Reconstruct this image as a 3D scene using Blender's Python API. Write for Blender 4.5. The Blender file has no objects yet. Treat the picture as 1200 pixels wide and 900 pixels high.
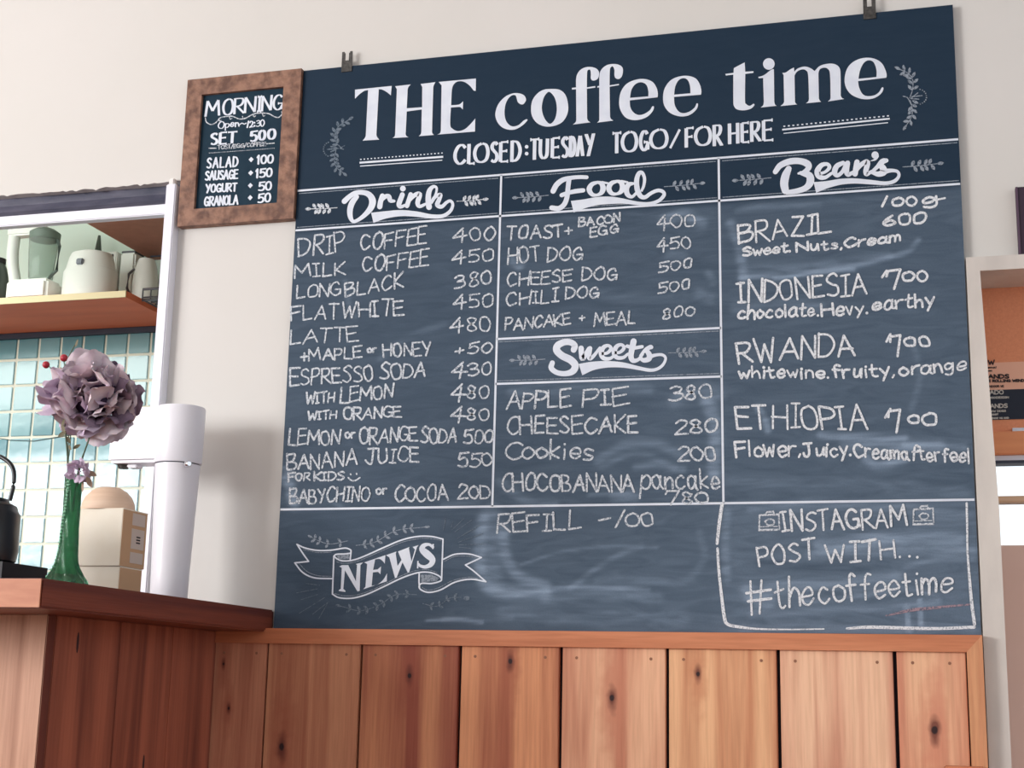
import bpy, bmesh, math, random
import numpy as np
from mathutils import Vector, Matrix
from mathutils.geometry import tessellate_polygon
random.seed(7)
SC = bpy.context.scene; COL = SC.collection

# ---------------------------------------------------------------- camera
FPX = 1702.25; YAW, PITCH, ROLL = 0.278115, 0.208895, 0.0214827
ZB = 1.10                                            # height of the chalkboard's bottom edge above the floor
CAM = np.array([1.164778, -2.505485, -0.106612 + ZB])
def _rot(y, p, r):
    cy, sy, cp, sp, cr, sr = math.cos(y), math.sin(y), math.cos(p), math.sin(p), math.cos(r), math.sin(r)
    f = np.array([-sy*cp, cy*cp, sp]); r0 = np.array([cy, sy, 0]); u0 = np.cross(r0, f)
    return cr*r0 + sr*u0, -sr*r0 + cr*u0, f
CR, CU, CF = _rot(YAW, PITCH, ROLL)
def at(px, py, axis=1, val=0.0):
    """point of the real plane (axis = val) that photo pixel (px, py) shows; heights are absolute"""
    d = CF + CR*(px-600)/FPX - CU*(py-450)/FPX
    return CAM + d*(val - CAM[axis])/d[axis]
cam_d = bpy.data.cameras.new('camera'); cam = bpy.data.objects.new('camera', cam_d); COL.objects.link(cam)
cam_d.sensor_width = 36; cam_d.lens = FPX*36/1200; cam_d.clip_start = .02
cam.matrix_world = Matrix(((CR[0], CU[0], -CF[0], CAM[0]), (CR[1], CU[1], -CF[1], CAM[1]), (CR[2], CU[2], -CF[2], CAM[2]), (0, 0, 0, 1)))
SC.camera = cam

# ---------------------------------------------------------------- light
w = bpy.data.worlds.new('world'); SC.world = w; w.use_nodes = True
w.node_tree.nodes['Background'].inputs[0].default_value = (.86, .94, 1.0, 1)
w.node_tree.nodes['Background'].inputs[1].default_value = 1.3
def area(name, loc, target, sx, sy, power, col):
    l = bpy.data.lights.new(name, 'AREA'); l.shape = 'RECTANGLE'; l.size = sx; l.size_y = sy; l.energy = power; l.color = col
    o = bpy.data.objects.new(name, l); COL.objects.link(o); o.location = loc
    o.rotation_euler = (Vector(target) - Vector(loc)).to_track_quat('-Z', 'Y').to_euler(); return o
area('window_light', (-2.3, -3.0, 1.75), (.7, 0, 1.4), .9, 1.1, 74, (1, .975, .95))
area('far_window_light', (-5.2, -3.9, 2.45), (-1.6, 1.4, 1.7), 2.2, 1.1, 130, (.95, .98, 1))
area('kitchen_fill_light', (-1.9, .24, 2.2), (-1.8, 1.4, 1.75), 1.5, .3, 13, (.94, 1, .95))  # unseen lamp added behind the wall to brighten tiles and kitchen
SC.view_settings.view_transform = 'Standard'; SC.view_settings.look = 'None'
SC.view_settings.exposure = 0.0; SC.view_settings.gamma = 1.0; SC.view_settings.use_curve_mapping = False

# ---------------------------------------------------------------- helpers
def srgb(r, g, b):
    f = lambda c: (c/255/12.92) if c/255 <= .04045 else ((c/255+.055)/1.055)**2.4
    return (f(r), f(g), f(b), 1)
def mat(name, col, rough=.6, metal=0, spec=.5, noise=None, bump=None, **kw):
    """principled; noise=(scale, colour2, contrast, stretch) mixes a second colour, bump=(scale, strength)"""
    m = bpy.data.materials.new(name); m.use_nodes = True; nt = m.node_tree; N = nt.nodes; L = nt.links
    b = N['Principled BSDF']; b.inputs['Base Color'].default_value = col; b.inputs['Roughness'].default_value = rough
    b.inputs['Metallic'].default_value = metal; b.inputs['Specular IOR Level'].default_value = spec
    for k, v in kw.items(): b.inputs[k.replace('_', ' ')].default_value = v
    tc = N.new('ShaderNodeTexCoord')
    if noise:
        mp = N.new('ShaderNodeMapping'); mp.inputs['Scale'].default_value = noise[3]; L.new(tc.outputs['Object'], mp.inputs[0])
        t = N.new('ShaderNodeTexNoise'); t.inputs['Scale'].default_value = noise[0]; t.inputs['Detail'].default_value = 6; L.new(mp.outputs[0], t.inputs[0])
        r = N.new('ShaderNodeValToRGB'); r.color_ramp.elements[0].position = .5-noise[2]; r.color_ramp.elements[1].position = .5+noise[2]
        r.color_ramp.elements[0].color = col; r.color_ramp.elements[1].color = noise[1]
        L.new(t.outputs[0], r.inputs[0]); L.new(r.outputs[0], b.inputs['Base Color'])
    if bump:
        t = N.new('ShaderNodeTexNoise'); t.inputs['Scale'].default_value = bump[0]; t.inputs['Detail'].default_value = 5; L.new(tc.outputs['Object'], t.inputs[0])
        bp = N.new('ShaderNodeBump'); bp.inputs['Strength'].default_value = bump[1]; bp.inputs['Distance'].default_value = .01
        L.new(t.outputs[0], bp.inputs['Height']); L.new(bp.outputs[0], b.inputs['Normal'])
    return m
S1 = (1, 1, 1)
def wood(name, c1, c2, c3, seed, knots=(), stretch=(26, 26, 1.1), rough=.6):
    """boards: c1 body, c2 streaks, c3 knots; knots in object coordinates (u, v, r) on x/z"""
    m = bpy.data.materials.new(name); m.use_nodes = True; nt = m.node_tree; N = nt.nodes; L = nt.links
    b = N['Principled BSDF']; b.inputs['Roughness'].default_value = rough; b.inputs['Specular IOR Level'].default_value = .3
    tc = N.new('ShaderNodeTexCoord'); mp = N.new('ShaderNodeMapping'); mp.inputs['Scale'].default_value = stretch
    mp.inputs['Location'].default_value = (seed*3.7, seed*1.3, seed*2.1); L.new(tc.outputs['Object'], mp.inputs[0])
    n1 = N.new('ShaderNodeTexNoise'); n1.inputs['Scale'].default_value = 1.0; n1.inputs['Detail'].default_value = 4; n1.inputs['Distortion'].default_value = .4; L.new(mp.outputs[0], n1.inputs[0])
    n2 = N.new('ShaderNodeTexNoise'); n2.inputs['Scale'].default_value = 9; n2.inputs['Detail'].default_value = 3; L.new(mp.outputs[0], n2.inputs[0])
    r = N.new('ShaderNodeValToRGB'); e = r.color_ramp.elements; e[0].position = .36; e[0].color = c2; e[1].position = .60; e[1].color = c1
    L.new(n1.outputs[0], r.inputs[0])
    mx = N.new('ShaderNodeMixRGB'); mx.blend_type = 'MULTIPLY'; mx.inputs[0].default_value = .24; L.new(r.outputs[0], mx.inputs[1])
    r2 = N.new('ShaderNodeValToRGB'); r2.color_ramp.elements[0].position = .35; r2.color_ramp.elements[1].position = .6; r2.color_ramp.elements[0].color = (.55, .45, .4, 1)
    L.new(n2.outputs[0], r2.inputs[0]); L.new(r2.outputs[0], mx.inputs[2])
    out = mx.outputs[0]
    nz = N.new('ShaderNodeTexNoise'); nz.inputs['Scale'].default_value = 45; L.new(tc.outputs['Object'], nz.inputs[0])
    for (u, v, rad) in knots:
        for (k, colr, st, fac) in ((4.2, c2, 4.5, .75), (1.7, c3, 2.6, .85), (.8, (.012, .008, .012, 1), 1.3, .9)):
            sub = N.new('ShaderNodeVectorMath'); sub.operation = 'SUBTRACT'; L.new(tc.outputs['Object'], sub.inputs[0]); sub.inputs[1].default_value = (u, 0, v)
            sc = N.new('ShaderNodeVectorMath'); sc.operation = 'MULTIPLY'; L.new(sub.outputs[0], sc.inputs[0]); sc.inputs[1].default_value = (1/(rad*k), 0, 1/(rad*k*st))
            ln = N.new('ShaderNodeVectorMath'); ln.operation = 'LENGTH'; L.new(sc.outputs[0], ln.inputs[0])
            ad = N.new('ShaderNodeMath'); ad.operation = 'ADD'; L.new(ln.outputs['Value'], ad.inputs[0])
            ml = N.new('ShaderNodeMath'); ml.operation = 'MULTIPLY_ADD'; L.new(nz.outputs[0], ml.inputs[0]); ml.inputs[1].default_value = .9; ml.inputs[2].default_value = -.45
            L.new(ml.outputs[0], ad.inputs[1])
            mr = N.new('ShaderNodeMapRange'); mr.inputs['From Min'].default_value = 1.1; mr.inputs['From Max'].default_value = .35 if k > 1 else .7; mr.inputs['To Max'].default_value = fac; L.new(ad.outputs[0], mr.inputs['Value'])
            m2 = N.new('ShaderNodeMixRGB'); L.new(mr.outputs[0], m2.inputs[0]); L.new(out, m2.inputs[1]); m2.inputs[2].default_value = colr; out = m2.outputs[0]
    L.new(out, b.inputs['Base Color'])
    bp = N.new('ShaderNodeBump'); bp.inputs['Strength'].default_value = .12; bp.inputs['Distance'].default_value = .004; L.new(n2.outputs[0], bp.inputs['Height']); L.new(bp.outputs[0], b.inputs['Normal'])
    return m

def link(o, parent=None, **props):
    COL.objects.link(o)
    if parent: o.parent = parent
    for k, v in props.items(): o[k] = v
    return o
def meshobj(name, verts, faces, m, parent=None, smooth=False, loc=None, **props):
    me = bpy.data.meshes.new(name); me.from_pydata([tuple(map(float, v)) for v in verts], [], faces); me.update()
    if smooth: me.polygons.foreach_set('use_smooth', [True]*len(me.polygons))
    if m: me.materials.append(m)
    o = bpy.data.objects.new(name, me); link(o, parent, **props)
    if loc is not None: o.location = loc
    return o
def bmobj(name, bm, m, parent=None, smooth=False, loc=None, **props):
    bmesh.ops.recalc_face_normals(bm, faces=bm.faces)
    me = bpy.data.meshes.new(name); bm.to_mesh(me); bm.free()
    if smooth:
        me.polygons.foreach_set('use_smooth', [True]*len(me.polygons))
        if hasattr(me, 'set_sharp_from_angle'): me.set_sharp_from_angle(angle=math.radians(40))
    if m: me.materials.append(m)
    o = bpy.data.objects.new(name, me); link(o, parent, **props)
    if loc is not None: o.location = loc
    return o
def empty(name, loc, **props):
    o = bpy.data.objects.new(name, None); o.empty_display_size = .05; o.location = loc; return link(o, None, **props)
def addbox(bm, a, b, bev=0):
    x0, y0, z0 = map(float, a); x1, y1, z1 = map(float, b)
    v = [bm.verts.new(c) for c in ((x0,y0,z0),(x1,y0,z0),(x1,y1,z0),(x0,y1,z0),(x0,y0,z1),(x1,y0,z1),(x1,y1,z1),(x0,y1,z1))]
    fs = [bm.faces.new([v[i] for i in q]) for q in ((0,3,2,1),(4,5,6,7),(0,1,5,4),(1,2,6,5),(2,3,7,6),(3,0,4,7))]
    if bev:
        es = list({e for f in fs for e in f.edges}); bmesh.ops.bevel(bm, geom=es, offset=bev, segments=2, affect='EDGES')
    return v
def box(name, a, b, m, parent=None, bev=0, **props):
    """box from world corner a to b; its origin sits at the middle of its base"""
    c = Vector(((a[0]+b[0])/2, (a[1]+b[1])/2, min(a[2], b[2])))
    bm = bmesh.new(); addbox(bm, Vector(a)-c, Vector(b)-c, bev)
    loc = c - parent.location if parent else c
    return bmobj(name, bm, m, parent, loc=loc, **props)
def ring(bm, c, r, axis_u, axis_v, n):
    return [bm.verts.new(c + axis_u*(r*math.cos(2*math.pi*i/n)) + axis_v*(r*math.sin(2*math.pi*i/n))) for i in range(n)]
def lathe(bm, prof, n=32, cap=True, c=(0, 0, 0), lobes=0, amp=0, twist=0, sy=1):
    c = Vector(c); rs = []
    for (r, z) in prof:
        row = []
        for i in range(n):
            a = 2*math.pi*i/n; rr = r*(1 + amp*math.cos(lobes*a + twist*z)) if lobes else r
            row.append(bm.verts.new(c + Vector((rr*math.cos(a), rr*math.sin(a)*sy, z))))
        rs.append(row)
    for a, b in zip(rs, rs[1:]):
        for i in range(n): bm.faces.new((a[i], a[(i+1) % n], b[(i+1) % n], b[i]))
    if cap: bm.faces.new(rs[0][::-1]); bm.faces.new(rs[-1])
def tube(bm, pts, r, n=8):
    pts = [Vector(p) for p in pts]; rs = []
    up = Vector((0, 0, 1))
    for i, p in enumerate(pts):
        t = (pts[min(i+1, len(pts)-1)] - pts[max(i-1, 0)]).normalized()
        u = t.cross(up); u = (u if u.length > .05 else t.cross(Vector((1, 0, 0)))).normalized(); v = t.cross(u).normalized()
        rs.append(ring(bm, p, r[i] if isinstance(r, (list, tuple)) else r, u, v, n))
    for a, b in zip(rs, rs[1:]):
        for i in range(n): bm.faces.new((a[i], a[(i+1) % n], b[(i+1) % n], b[i]))
    bm.faces.new(rs[0][::-1]); bm.faces.new(rs[-1])
def crom(pts, n=5, closed=False):
    """Catmull-Rom through points of any dimension"""
    P = [np.array(p, float) for p in pts]; out = []; m = len(P)
    for i in range(m if closed else m-1):
        p0 = P[(i-1) % m] if (closed or i > 0) else P[0]*2-P[1]; p1 = P[i]; p2 = P[(i+1) % m]
        p3 = P[(i+2) % m] if (closed or i+2 < m) else P[-1]*2-P[-2]
        for k in range(n):
            t = k/n; out.append(.5*((2*p1) + (p2-p0)*t + (2*p0-5*p1+4*p2-p3)*t*t + (3*p1-p0-3*p2+p3)*t**3))
    if not closed: out.append(P[-1])
    return out

# ---------------------------------------------------------------- materials
def wall_mat():
    m = mat('plaster_wall', srgb(222, 218, 215), .85, spec=.2, noise=(1.6, srgb(214, 211, 206), .25, S1), bump=(9, .12)); return m
M = dict(
    wall=wall_mat(),
    white=mat('white_paint', srgb(238, 234, 232), .5, noise=(6, srgb(226, 222, 220), .2, S1), bump=(30, .05)),
    whiteframe=mat('white_metal_frame', srgb(232, 232, 242), .4),
    green=mat('pale_green_wall', srgb(222, 238, 226), .7),
    grout=mat('cream_grout', srgb(232, 228, 212), .8),
    tile=None,
    orangewood=mat('orange_shelf_wood', srgb(240, 124, 84), .6, noise=(3, srgb(226, 110, 74), .2, (1, 6, 6))),
    creamedge=mat('cream_edge', srgb(245, 226, 182), .6),
    brownply=mat('brown_cabinet_board', srgb(186, 132, 112), .7, noise=(30, srgb(174, 122, 104), .2, S1)),
    slatetrim=mat('blue_black_trim', srgb(52, 56, 74), .6),
    counter=wood('counter_wood', srgb(126, 66, 50), srgb(100, 50, 42), srgb(60, 30, 25), 3, stretch=(8, 1.2, 40), rough=.4),
    counterend=mat('counter_end_grain', srgb(200, 136, 104), .55, noise=(14, srgb(180, 112, 84), .2, (1, 1, 5))),
    trimwood=wood('trim_wood', srgb(214, 140, 102), srgb(196, 120, 84), srgb(120, 60, 40), 9, stretch=(1.5, 20, 20), rough=.45),
    trimwoodv=wood('trim_wood_upright', srgb(226, 168, 124), srgb(210, 142, 104), srgb(120, 60, 40), 12, stretch=(26, 20, 1.5), rough=.45),
    black=mat('black_enamel', srgb(26, 28, 34), .3), blackmatt=mat('black_matt', srgb(24, 24, 30), .6),
    plastic=mat('white_plastic', srgb(238, 236, 244), .35), chrome=mat('chrome', (.75, .75, .78, 1), .15, 1),
    card=mat('white_card', srgb(255, 246, 230), .8, noise=(20, srgb(250, 238, 218), .2, S1)),
    kraft=mat('kraft_card', srgb(206, 166, 130), .8), sticker=mat('pale_sticker', srgb(212, 196, 186), .7),
    ink=mat('dark_print', srgb(40, 34, 40), .8), ply=mat('beige_wood', srgb(222, 184, 152), .6, noise=(10, srgb(208, 166, 134), .2, (1, 1, 12))),
    appliance=mat('cream_white_plastic', srgb(252, 254, 248), .4), steel=mat('steel_wire', srgb(110, 112, 118), .4, .7),
    dark=mat('dark_gap', srgb(28, 24, 36), .9), darkiron=mat('galvanised_bracket', srgb(98, 96, 94), .5, .6, noise=(200, srgb(60, 60, 60), .2, S1)),
    floor=mat('brown_floor', srgb(150, 118, 100), .6), ceiling=mat('ceiling_paint', srgb(228, 222, 216), .9),
    frame=mat('distressed_brown_frame', srgb(98, 66, 54), .65, noise=(55, srgb(154, 114, 94), .16, (1, 1, 1)), bump=(60, .3)),
    lintel=mat('weathered_dark_metal', srgb(58, 62, 80), .42, noise=(9, srgb(104, 102, 118), .3, (1.5, 1, 5)), bump=(40, .15)),
    orangeboard=mat('orange_kraft_board', srgb(238, 158, 118), .8, noise=(300, srgb(224, 142, 104), .3, S1)),
    pinkboard=mat('pale_pink_print', srgb(240, 184, 158), .8), navy=mat('navy_print', srgb(24, 34, 52), .7), paleink=mat('pale_print', srgb(190, 186, 180), .8),
    rail=mat('orange_rail_wood', srgb(236, 158, 108), .6, noise=(5, srgb(222, 140, 94), .2, (1, 6, 9))),
    plum=mat('plum_black_board', srgb(52, 34, 52), .7), lowpanel=mat('greyed_brown_panel', srgb(232, 198, 184), .8, noise=(3, srgb(222, 186, 172), .2, S1)),
    jamb=mat('worn_white_jamb', srgb(226, 218, 210), .6, noise=(5, srgb(200, 192, 186), .25, (3, 3, 1)), bump=(20, .1)),
    petal=mat('mauve_petal', srgb(204, 184, 196), .75, noise=(40, srgb(236, 218, 222), .2, S1), Subsurface_Weight=.1),
    petaldark=mat('dark_mauve_petal', srgb(124, 104, 128), .8, noise=(40, srgb(160, 138, 156), .2, S1)),
    petalpale=mat('pale_lilac_petal', srgb(216, 198, 214), .75, noise=(40, srgb(190, 168, 196), .2, S1)),
    stem=mat('green_stem', srgb(78, 92, 72), .7), leaf=mat('faded_olive_leaf', srgb(112, 104, 80), .7), dryleaf=mat('dry_tan_leaf', srgb(160, 134, 116), .8),
    berry=mat('red_berry', srgb(172, 40, 56), .4),
    nail=mat('rusty_nail', srgb(150, 100, 76), .6),
)
def tile_mat():
    m = mat('teal_glazed_tile', srgb(128, 170, 168), .16, spec=.9, bump=(5, .25)); nt = m.node_tree; N = nt.nodes; L = nt.links
    oi = N.new('ShaderNodeObjectInfo'); r = N.new('ShaderNodeValToRGB'); e = r.color_ramp.elements
    e[0].color = srgb(80, 134, 144); e[1].color = srgb(130, 172, 178); L.new(oi.outputs['Random'], r.inputs[0]); L.new(r.outputs[0], N['Principled BSDF'].inputs['Base Color']); return m
M['tile'] = tile_mat()
def glass_mat():
    m = mat('green_glass', (.12, .40, .22, 1), .08, Transmission_Weight=.9, IOR=1.35, bump=(90, .5)); return m
M['glass'] = glass_mat()
M['clear'] = mat('jar_glass', (.72, .8, .75, 1), .08, Transmission_Weight=.8, IOR=1.2)
M['pane'] = mat('window_glass', (1, 1, 1, 1), 0, Transmission_Weight=1, IOR=1.0, spec=0)
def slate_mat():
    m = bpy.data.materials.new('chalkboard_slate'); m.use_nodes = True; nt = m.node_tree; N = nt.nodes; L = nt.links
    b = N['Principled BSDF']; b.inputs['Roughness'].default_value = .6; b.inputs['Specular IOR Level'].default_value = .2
    a = N.new('ShaderNodeAttribute'); a.attribute_name = 'dust_sheen'
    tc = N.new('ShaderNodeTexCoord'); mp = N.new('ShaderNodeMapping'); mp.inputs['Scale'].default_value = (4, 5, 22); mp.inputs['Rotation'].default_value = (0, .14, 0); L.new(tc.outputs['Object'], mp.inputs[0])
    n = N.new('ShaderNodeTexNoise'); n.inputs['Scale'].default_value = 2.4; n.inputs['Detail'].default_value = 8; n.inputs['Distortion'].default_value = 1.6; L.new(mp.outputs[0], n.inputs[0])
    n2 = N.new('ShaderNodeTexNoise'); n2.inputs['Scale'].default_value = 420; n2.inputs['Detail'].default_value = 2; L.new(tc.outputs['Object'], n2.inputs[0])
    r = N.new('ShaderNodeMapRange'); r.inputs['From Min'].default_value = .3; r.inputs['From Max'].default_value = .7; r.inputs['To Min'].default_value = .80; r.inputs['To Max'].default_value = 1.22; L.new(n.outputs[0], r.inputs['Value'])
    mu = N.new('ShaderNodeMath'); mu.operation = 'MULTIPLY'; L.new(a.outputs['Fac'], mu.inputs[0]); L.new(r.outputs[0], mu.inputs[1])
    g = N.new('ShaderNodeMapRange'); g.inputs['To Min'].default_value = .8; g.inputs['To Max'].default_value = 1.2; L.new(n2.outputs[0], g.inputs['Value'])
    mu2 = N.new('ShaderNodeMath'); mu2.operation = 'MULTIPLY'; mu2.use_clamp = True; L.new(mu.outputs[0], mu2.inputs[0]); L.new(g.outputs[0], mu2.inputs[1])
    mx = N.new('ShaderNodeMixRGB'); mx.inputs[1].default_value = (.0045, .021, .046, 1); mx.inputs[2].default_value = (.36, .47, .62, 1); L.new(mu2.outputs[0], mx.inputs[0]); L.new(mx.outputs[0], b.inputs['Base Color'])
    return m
M['slate'] = slate_mat()
def chalk_mat(name, c, under, lo, scale=380):
    m = bpy.data.materials.new(name); m.use_nodes = True; nt = m.node_tree; N = nt.nodes; L = nt.links
    b = N['Principled BSDF']; b.inputs['Roughness'].default_value = .9; b.inputs['Specular IOR Level'].default_value = .1
    tc = N.new('ShaderNodeTexCoord'); n = N.new('ShaderNodeTexNoise'); n.inputs['Scale'].default_value = scale; n.inputs['Detail'].default_value = 3; L.new(tc.outputs['Object'], n.inputs[0])
    r = N.new('ShaderNodeValToRGB'); r.color_ramp.elements[0].position = lo; r.color_ramp.elements[1].position = lo+.16
    r.color_ramp.elements[0].color = under; r.color_ramp.elements[1].color = c; L.new(n.outputs[0], r.inputs[0]); L.new(r.outputs[0], b.inputs['Base Color']); return m
M['paint'] = mat('white_sign_paint', srgb(228, 234, 244), .7, noise=(30, srgb(214, 220, 234), .2, S1))
M['chalk'] = chalk_mat('white_chalk', (.66, .69, .74, 1), (.20, .24, .30, 1), .36)
M['chalkheavy'] = chalk_mat('thick_white_chalk', (.78, .80, .84, 1), (.38, .41, .47, 1), .34)
M['chalkgrey'] = chalk_mat('grey_chalk', (.30, .34, .40, 1), (.12, .15, .19, 1), .36)
M['chalkfaint'] = chalk_mat('faint_chalk', (.17, .21, .26, 1), (.07, .10, .14, 1), .36)
M['chalkpink'] = chalk_mat('pink_chalk', (.36, .25, .29, 1), (.14, .15, .2, 1), .40)

# ---------------------------------------------------------------- setting
K = 'structure'
YW = .012                                            # face of the café wall
def rel(z): return z + ZB
bm = bmesh.new(); T = .13
XL, XO1, XO2, XR, XQ1, XQ2, ZT = -7.0, -3.1, -.264, 3.6, 1.283, 2.25, 2.9
addbox(bm, (XL, YW, 0), (XO1, T, ZT)); addbox(bm, (XO1, YW, rel(.898)), (XO2, T, ZT)); addbox(bm, (XO1, YW, 0), (XO2, T, rel(-.01)))
addbox(bm, (XO2, YW, 0), (XQ1-.02, T, ZT)); addbox(bm, (XQ1-.02, YW, rel(.622)), (XQ2, T, ZT)); addbox(bm, (XQ2, YW, 0), (XR, T, ZT))
bmobj('wall_back', bm, M['wall'], kind=K)
box('floor', (XL, -6, -.1), (XR, 3.4, 0), M['floor'], kind=K)
box('wall_front', (XL, -6.1, 0), (XR, -6, .9), M['wall'], kind=K)
box('wall_left', (XL-.1, -6, 0), (XL, 3.4, ZT), M['wall'], kind=K); box('wall_right', (XR, -6, 0), (XR+.1, 1.6, .9), M['wall'], kind=K)
box('ceiling', (XL, -6, ZT), (XR, 3.4, ZT+.1), M['ceiling'], kind=K)
# kitchen behind the pass-through
YK = 1.4
box('wall_kitchen_right', (.6, T, 0), (.67, YK, ZT), M['green'], kind=K)
wk = empty('wall_kitchen', (-2, YK, 0), kind=K)
zs = at(100, 388, 1, YK)[2]                          # underside of the kitchen shelf
box('plaster', (-4.2, YK, zs), (.6, YK+.1, ZT), M['green'], wk)
box('grout', (-4.2, YK, 0), (.6, YK+.1, zs), M['grout'], wk)
t0 = at(44, 392, 1, YK); t1 = at(22.5, 440, 1, YK)
tp = .0790; tv = .0835
bm = bmesh.new(); addbox(bm, (-.0355, -.0035, -.0375), (.0355, .002, .0375), .0018); tm = bpy.data.meshes.new('tile'); bm.to_mesh(tm); bm.free(); tm.materials.append(M['tile'])
gx = at(45.5, 420, 1, YK)[0]                        # a vertical joint
gz = at(100, 418.5, 1, YK)[2]                        # a horizontal joint
for j in range(-1, 14):
    for i in range(-10, 9):
        x = gx + (i+.5)*tp; z = gz - (j+.5)*tv + tv*0
        if z > zs-.03 or x > -.8: continue
        o = bpy.data.objects.new('tile', tm); link(o, wk); o.location = (x+2, -.001, z)
        o.rotation_euler = (random.uniform(-.006, .006), 0, random.uniform(-.006, .006))
wt = empty('bounce_worktop', (-2, 1.1, 0), label='unseen pale worktop added below the tiled kitchen wall to bounce light up at the shelf', category='worktop')  # unseen, added to bounce lamp light up under the shelf
box('base_unit', (-4.1, .85, 0), (.5, 1.39, .91), M['green'], wt); box('top', (-4.1, .82, .91), (.5, 1.394, .95), M['white'], wt)
# pass-through frame
px = at(191, 420, 1, 0)[0]
win = empty('window_1', (-1.6, 0, rel(.03)), kind=K)
box('frame_post', (-.284, -.012, rel(.034)), (-.262, T, rel(.884)), M['whiteframe'], win, .002)
box('head_rail', (-3.1, -.002, rel(.824)), (-.284, .02, rel(.846)), M['whiteframe'], win, .002)
box('head_track', (-3.1, .02, rel(.835)), (-.284, .045, rel(.846)), M['slatetrim'], win)
bm = bmesh.new()                                     # weathered dark strip with a ragged top edge where plaster has chipped
n = 360; vs = []; zr = .896
for i in range(n+1):                                  # chipped plaster leaves a ragged upper edge
    x = -3.1 + 2.838*i/n; zr += random.uniform(-.0016, .0016); zr = min(max(zr, .8925), .8985)
    vs.append([bm.verts.new((x, y, rel(z))) for (y, z) in ((YW+.022, .905), (YW+.020, .880), (YW+.012, .864), (.002, .846), (.03, .846), (YW+.03, .905))])
for a, b in zip(vs, vs[1:]):
    for k in range(6): bm.faces.new((a[k], b[k], b[(k+1) % 6], a[(k+1) % 6]))
bmobj('lintel_strip', bm, M['lintel'], win, loc=-win.location)
bm = bmesh.new(); zr = .896; vs = []
for i in range(n+1):
    x = -3.1 + 2.838*i/n; zr += random.uniform(-.0014, .0014); zr = min(max(zr, .8955), .8985); z_ = zr - (.003 if random.random() < .04 else 0)
    vs.append([bm.verts.new((x, y, rel(z))) for (y, z) in ((YW-.0006, z_), (YW-.0006, .902), (YW+.005, .902), (YW+.005, z_))])
for a, b in zip(vs, vs[1:]):
    for k in range(4): bm.faces.new((a[k], b[k], b[(k+1) % 4], a[(k+1) % 4]))
bmobj('plaster_edge', bm, M['wall'], win, loc=-win.location)
box('corner_patch', (-.284, -.003, rel(.884)), (-.272, YW, rel(.9)), M['white'], win, .002)

# right-hand opening: worn white casing, board, rail and panes behind
tr = empty('trim_1', (1.27, 0, 0), kind=K)
def prism(name, quad, y0, y1, m, parent, **p):
    vs = [(x, y0, z) for x, z in quad] + [(x, y1, z) for x, z in quad]
    L0 = parent.location if parent else Vector((0, 0, 0)); vs = [Vector(v) - L0 for v in vs]
    n = len(quad); fs = [list(range(n)), list(range(2*n-1, n-1, -1))] + [[i, i+n, (i+1) % n+n, (i+1) % n] for i in range(n)]
    me = meshobj(name, vs, fs, m, parent, **p); b = bmesh.new(); b.from_mesh(me.data); bmesh.ops.recalc_face_normals(b, faces=b.faces); b.to_mesh(me.data); b.free(); return me
prism('jamb', [(1.2525, 0), (1.286, 0), (1.287, rel(.2)), (1.2745, rel(.612)), (1.2525, rel(.637))], -.002, T, M['jamb'], tr)
prism('head_casing', [(1.2745, rel(.612)), (2.3, rel(.612)), (2.3, rel(.637)), (1.2525, rel(.637))], -.002, T, M['jamb'], tr)
YP = .118
zz = lambda y, x=1185: at(x, y, 1, YP)[2]
d2 = empty('window_2', (1.75, YP, 0), kind=K)
zr1, zr0, zw1, zm1, zm0, zw0 = zz(507), zz(534), zz(542), zz(581), zz(589), zz(639)
box('lower_panel', (1.2, YP, 0), (2.3, YP+.03, zw0), M['lowpanel'], d2)
box('window_rail', (1.2, YP-.016, zr0), (2.3, YP+.03, zr1), M['rail'], d2, .002)
box('sash_top', (1.2, YP-.004, zw1), (2.3, YP+.03, zr0), M['whiteframe'], d2)
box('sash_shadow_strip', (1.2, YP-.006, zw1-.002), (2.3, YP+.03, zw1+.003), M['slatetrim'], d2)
box('glazing_bar', (1.2, YP, zm0), (2.3, YP+.03, zm1), M['ply'], d2, .002)
box('pane', (1.2, YP+.012, zm1), (2.3, YP+.016, zw1), M['pane'], d2)
box('pane', (1.2, YP+.012, zw0), (2.3, YP+.016, zm0), M['pane'], d2)
# board with print that hangs above the rail
nb = empty('poster_board', (1.75, YP, zr1), label='orange kraft board with a navy printed band inside the white framed opening', category='sign')
z2, z3, z4 = zz(425), zz(457), zz(492)
box('backing_board', (1.2, YP-.004, zr1), (2.3, YP+.02, rel(.66)), M['orangeboard'], nb)
box('printed_band', (1.2, YP-.0055, z3), (2.3, YP-.004, z2), M['pinkboard'], nb, label='pale pink printed band with dark capitals')
box('printed_band', (1.2, YP-.0055, z4), (2.3, YP-.004, z3), M['navy'], nb, label='navy printed band with pale capitals')
box('paper_edge', (at(1186, 503, 1, YP)[0], YP-.012, zr1), (2.3, YP-.005, zr1+.006), M['paint'], nb, label='white paper edge')

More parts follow.
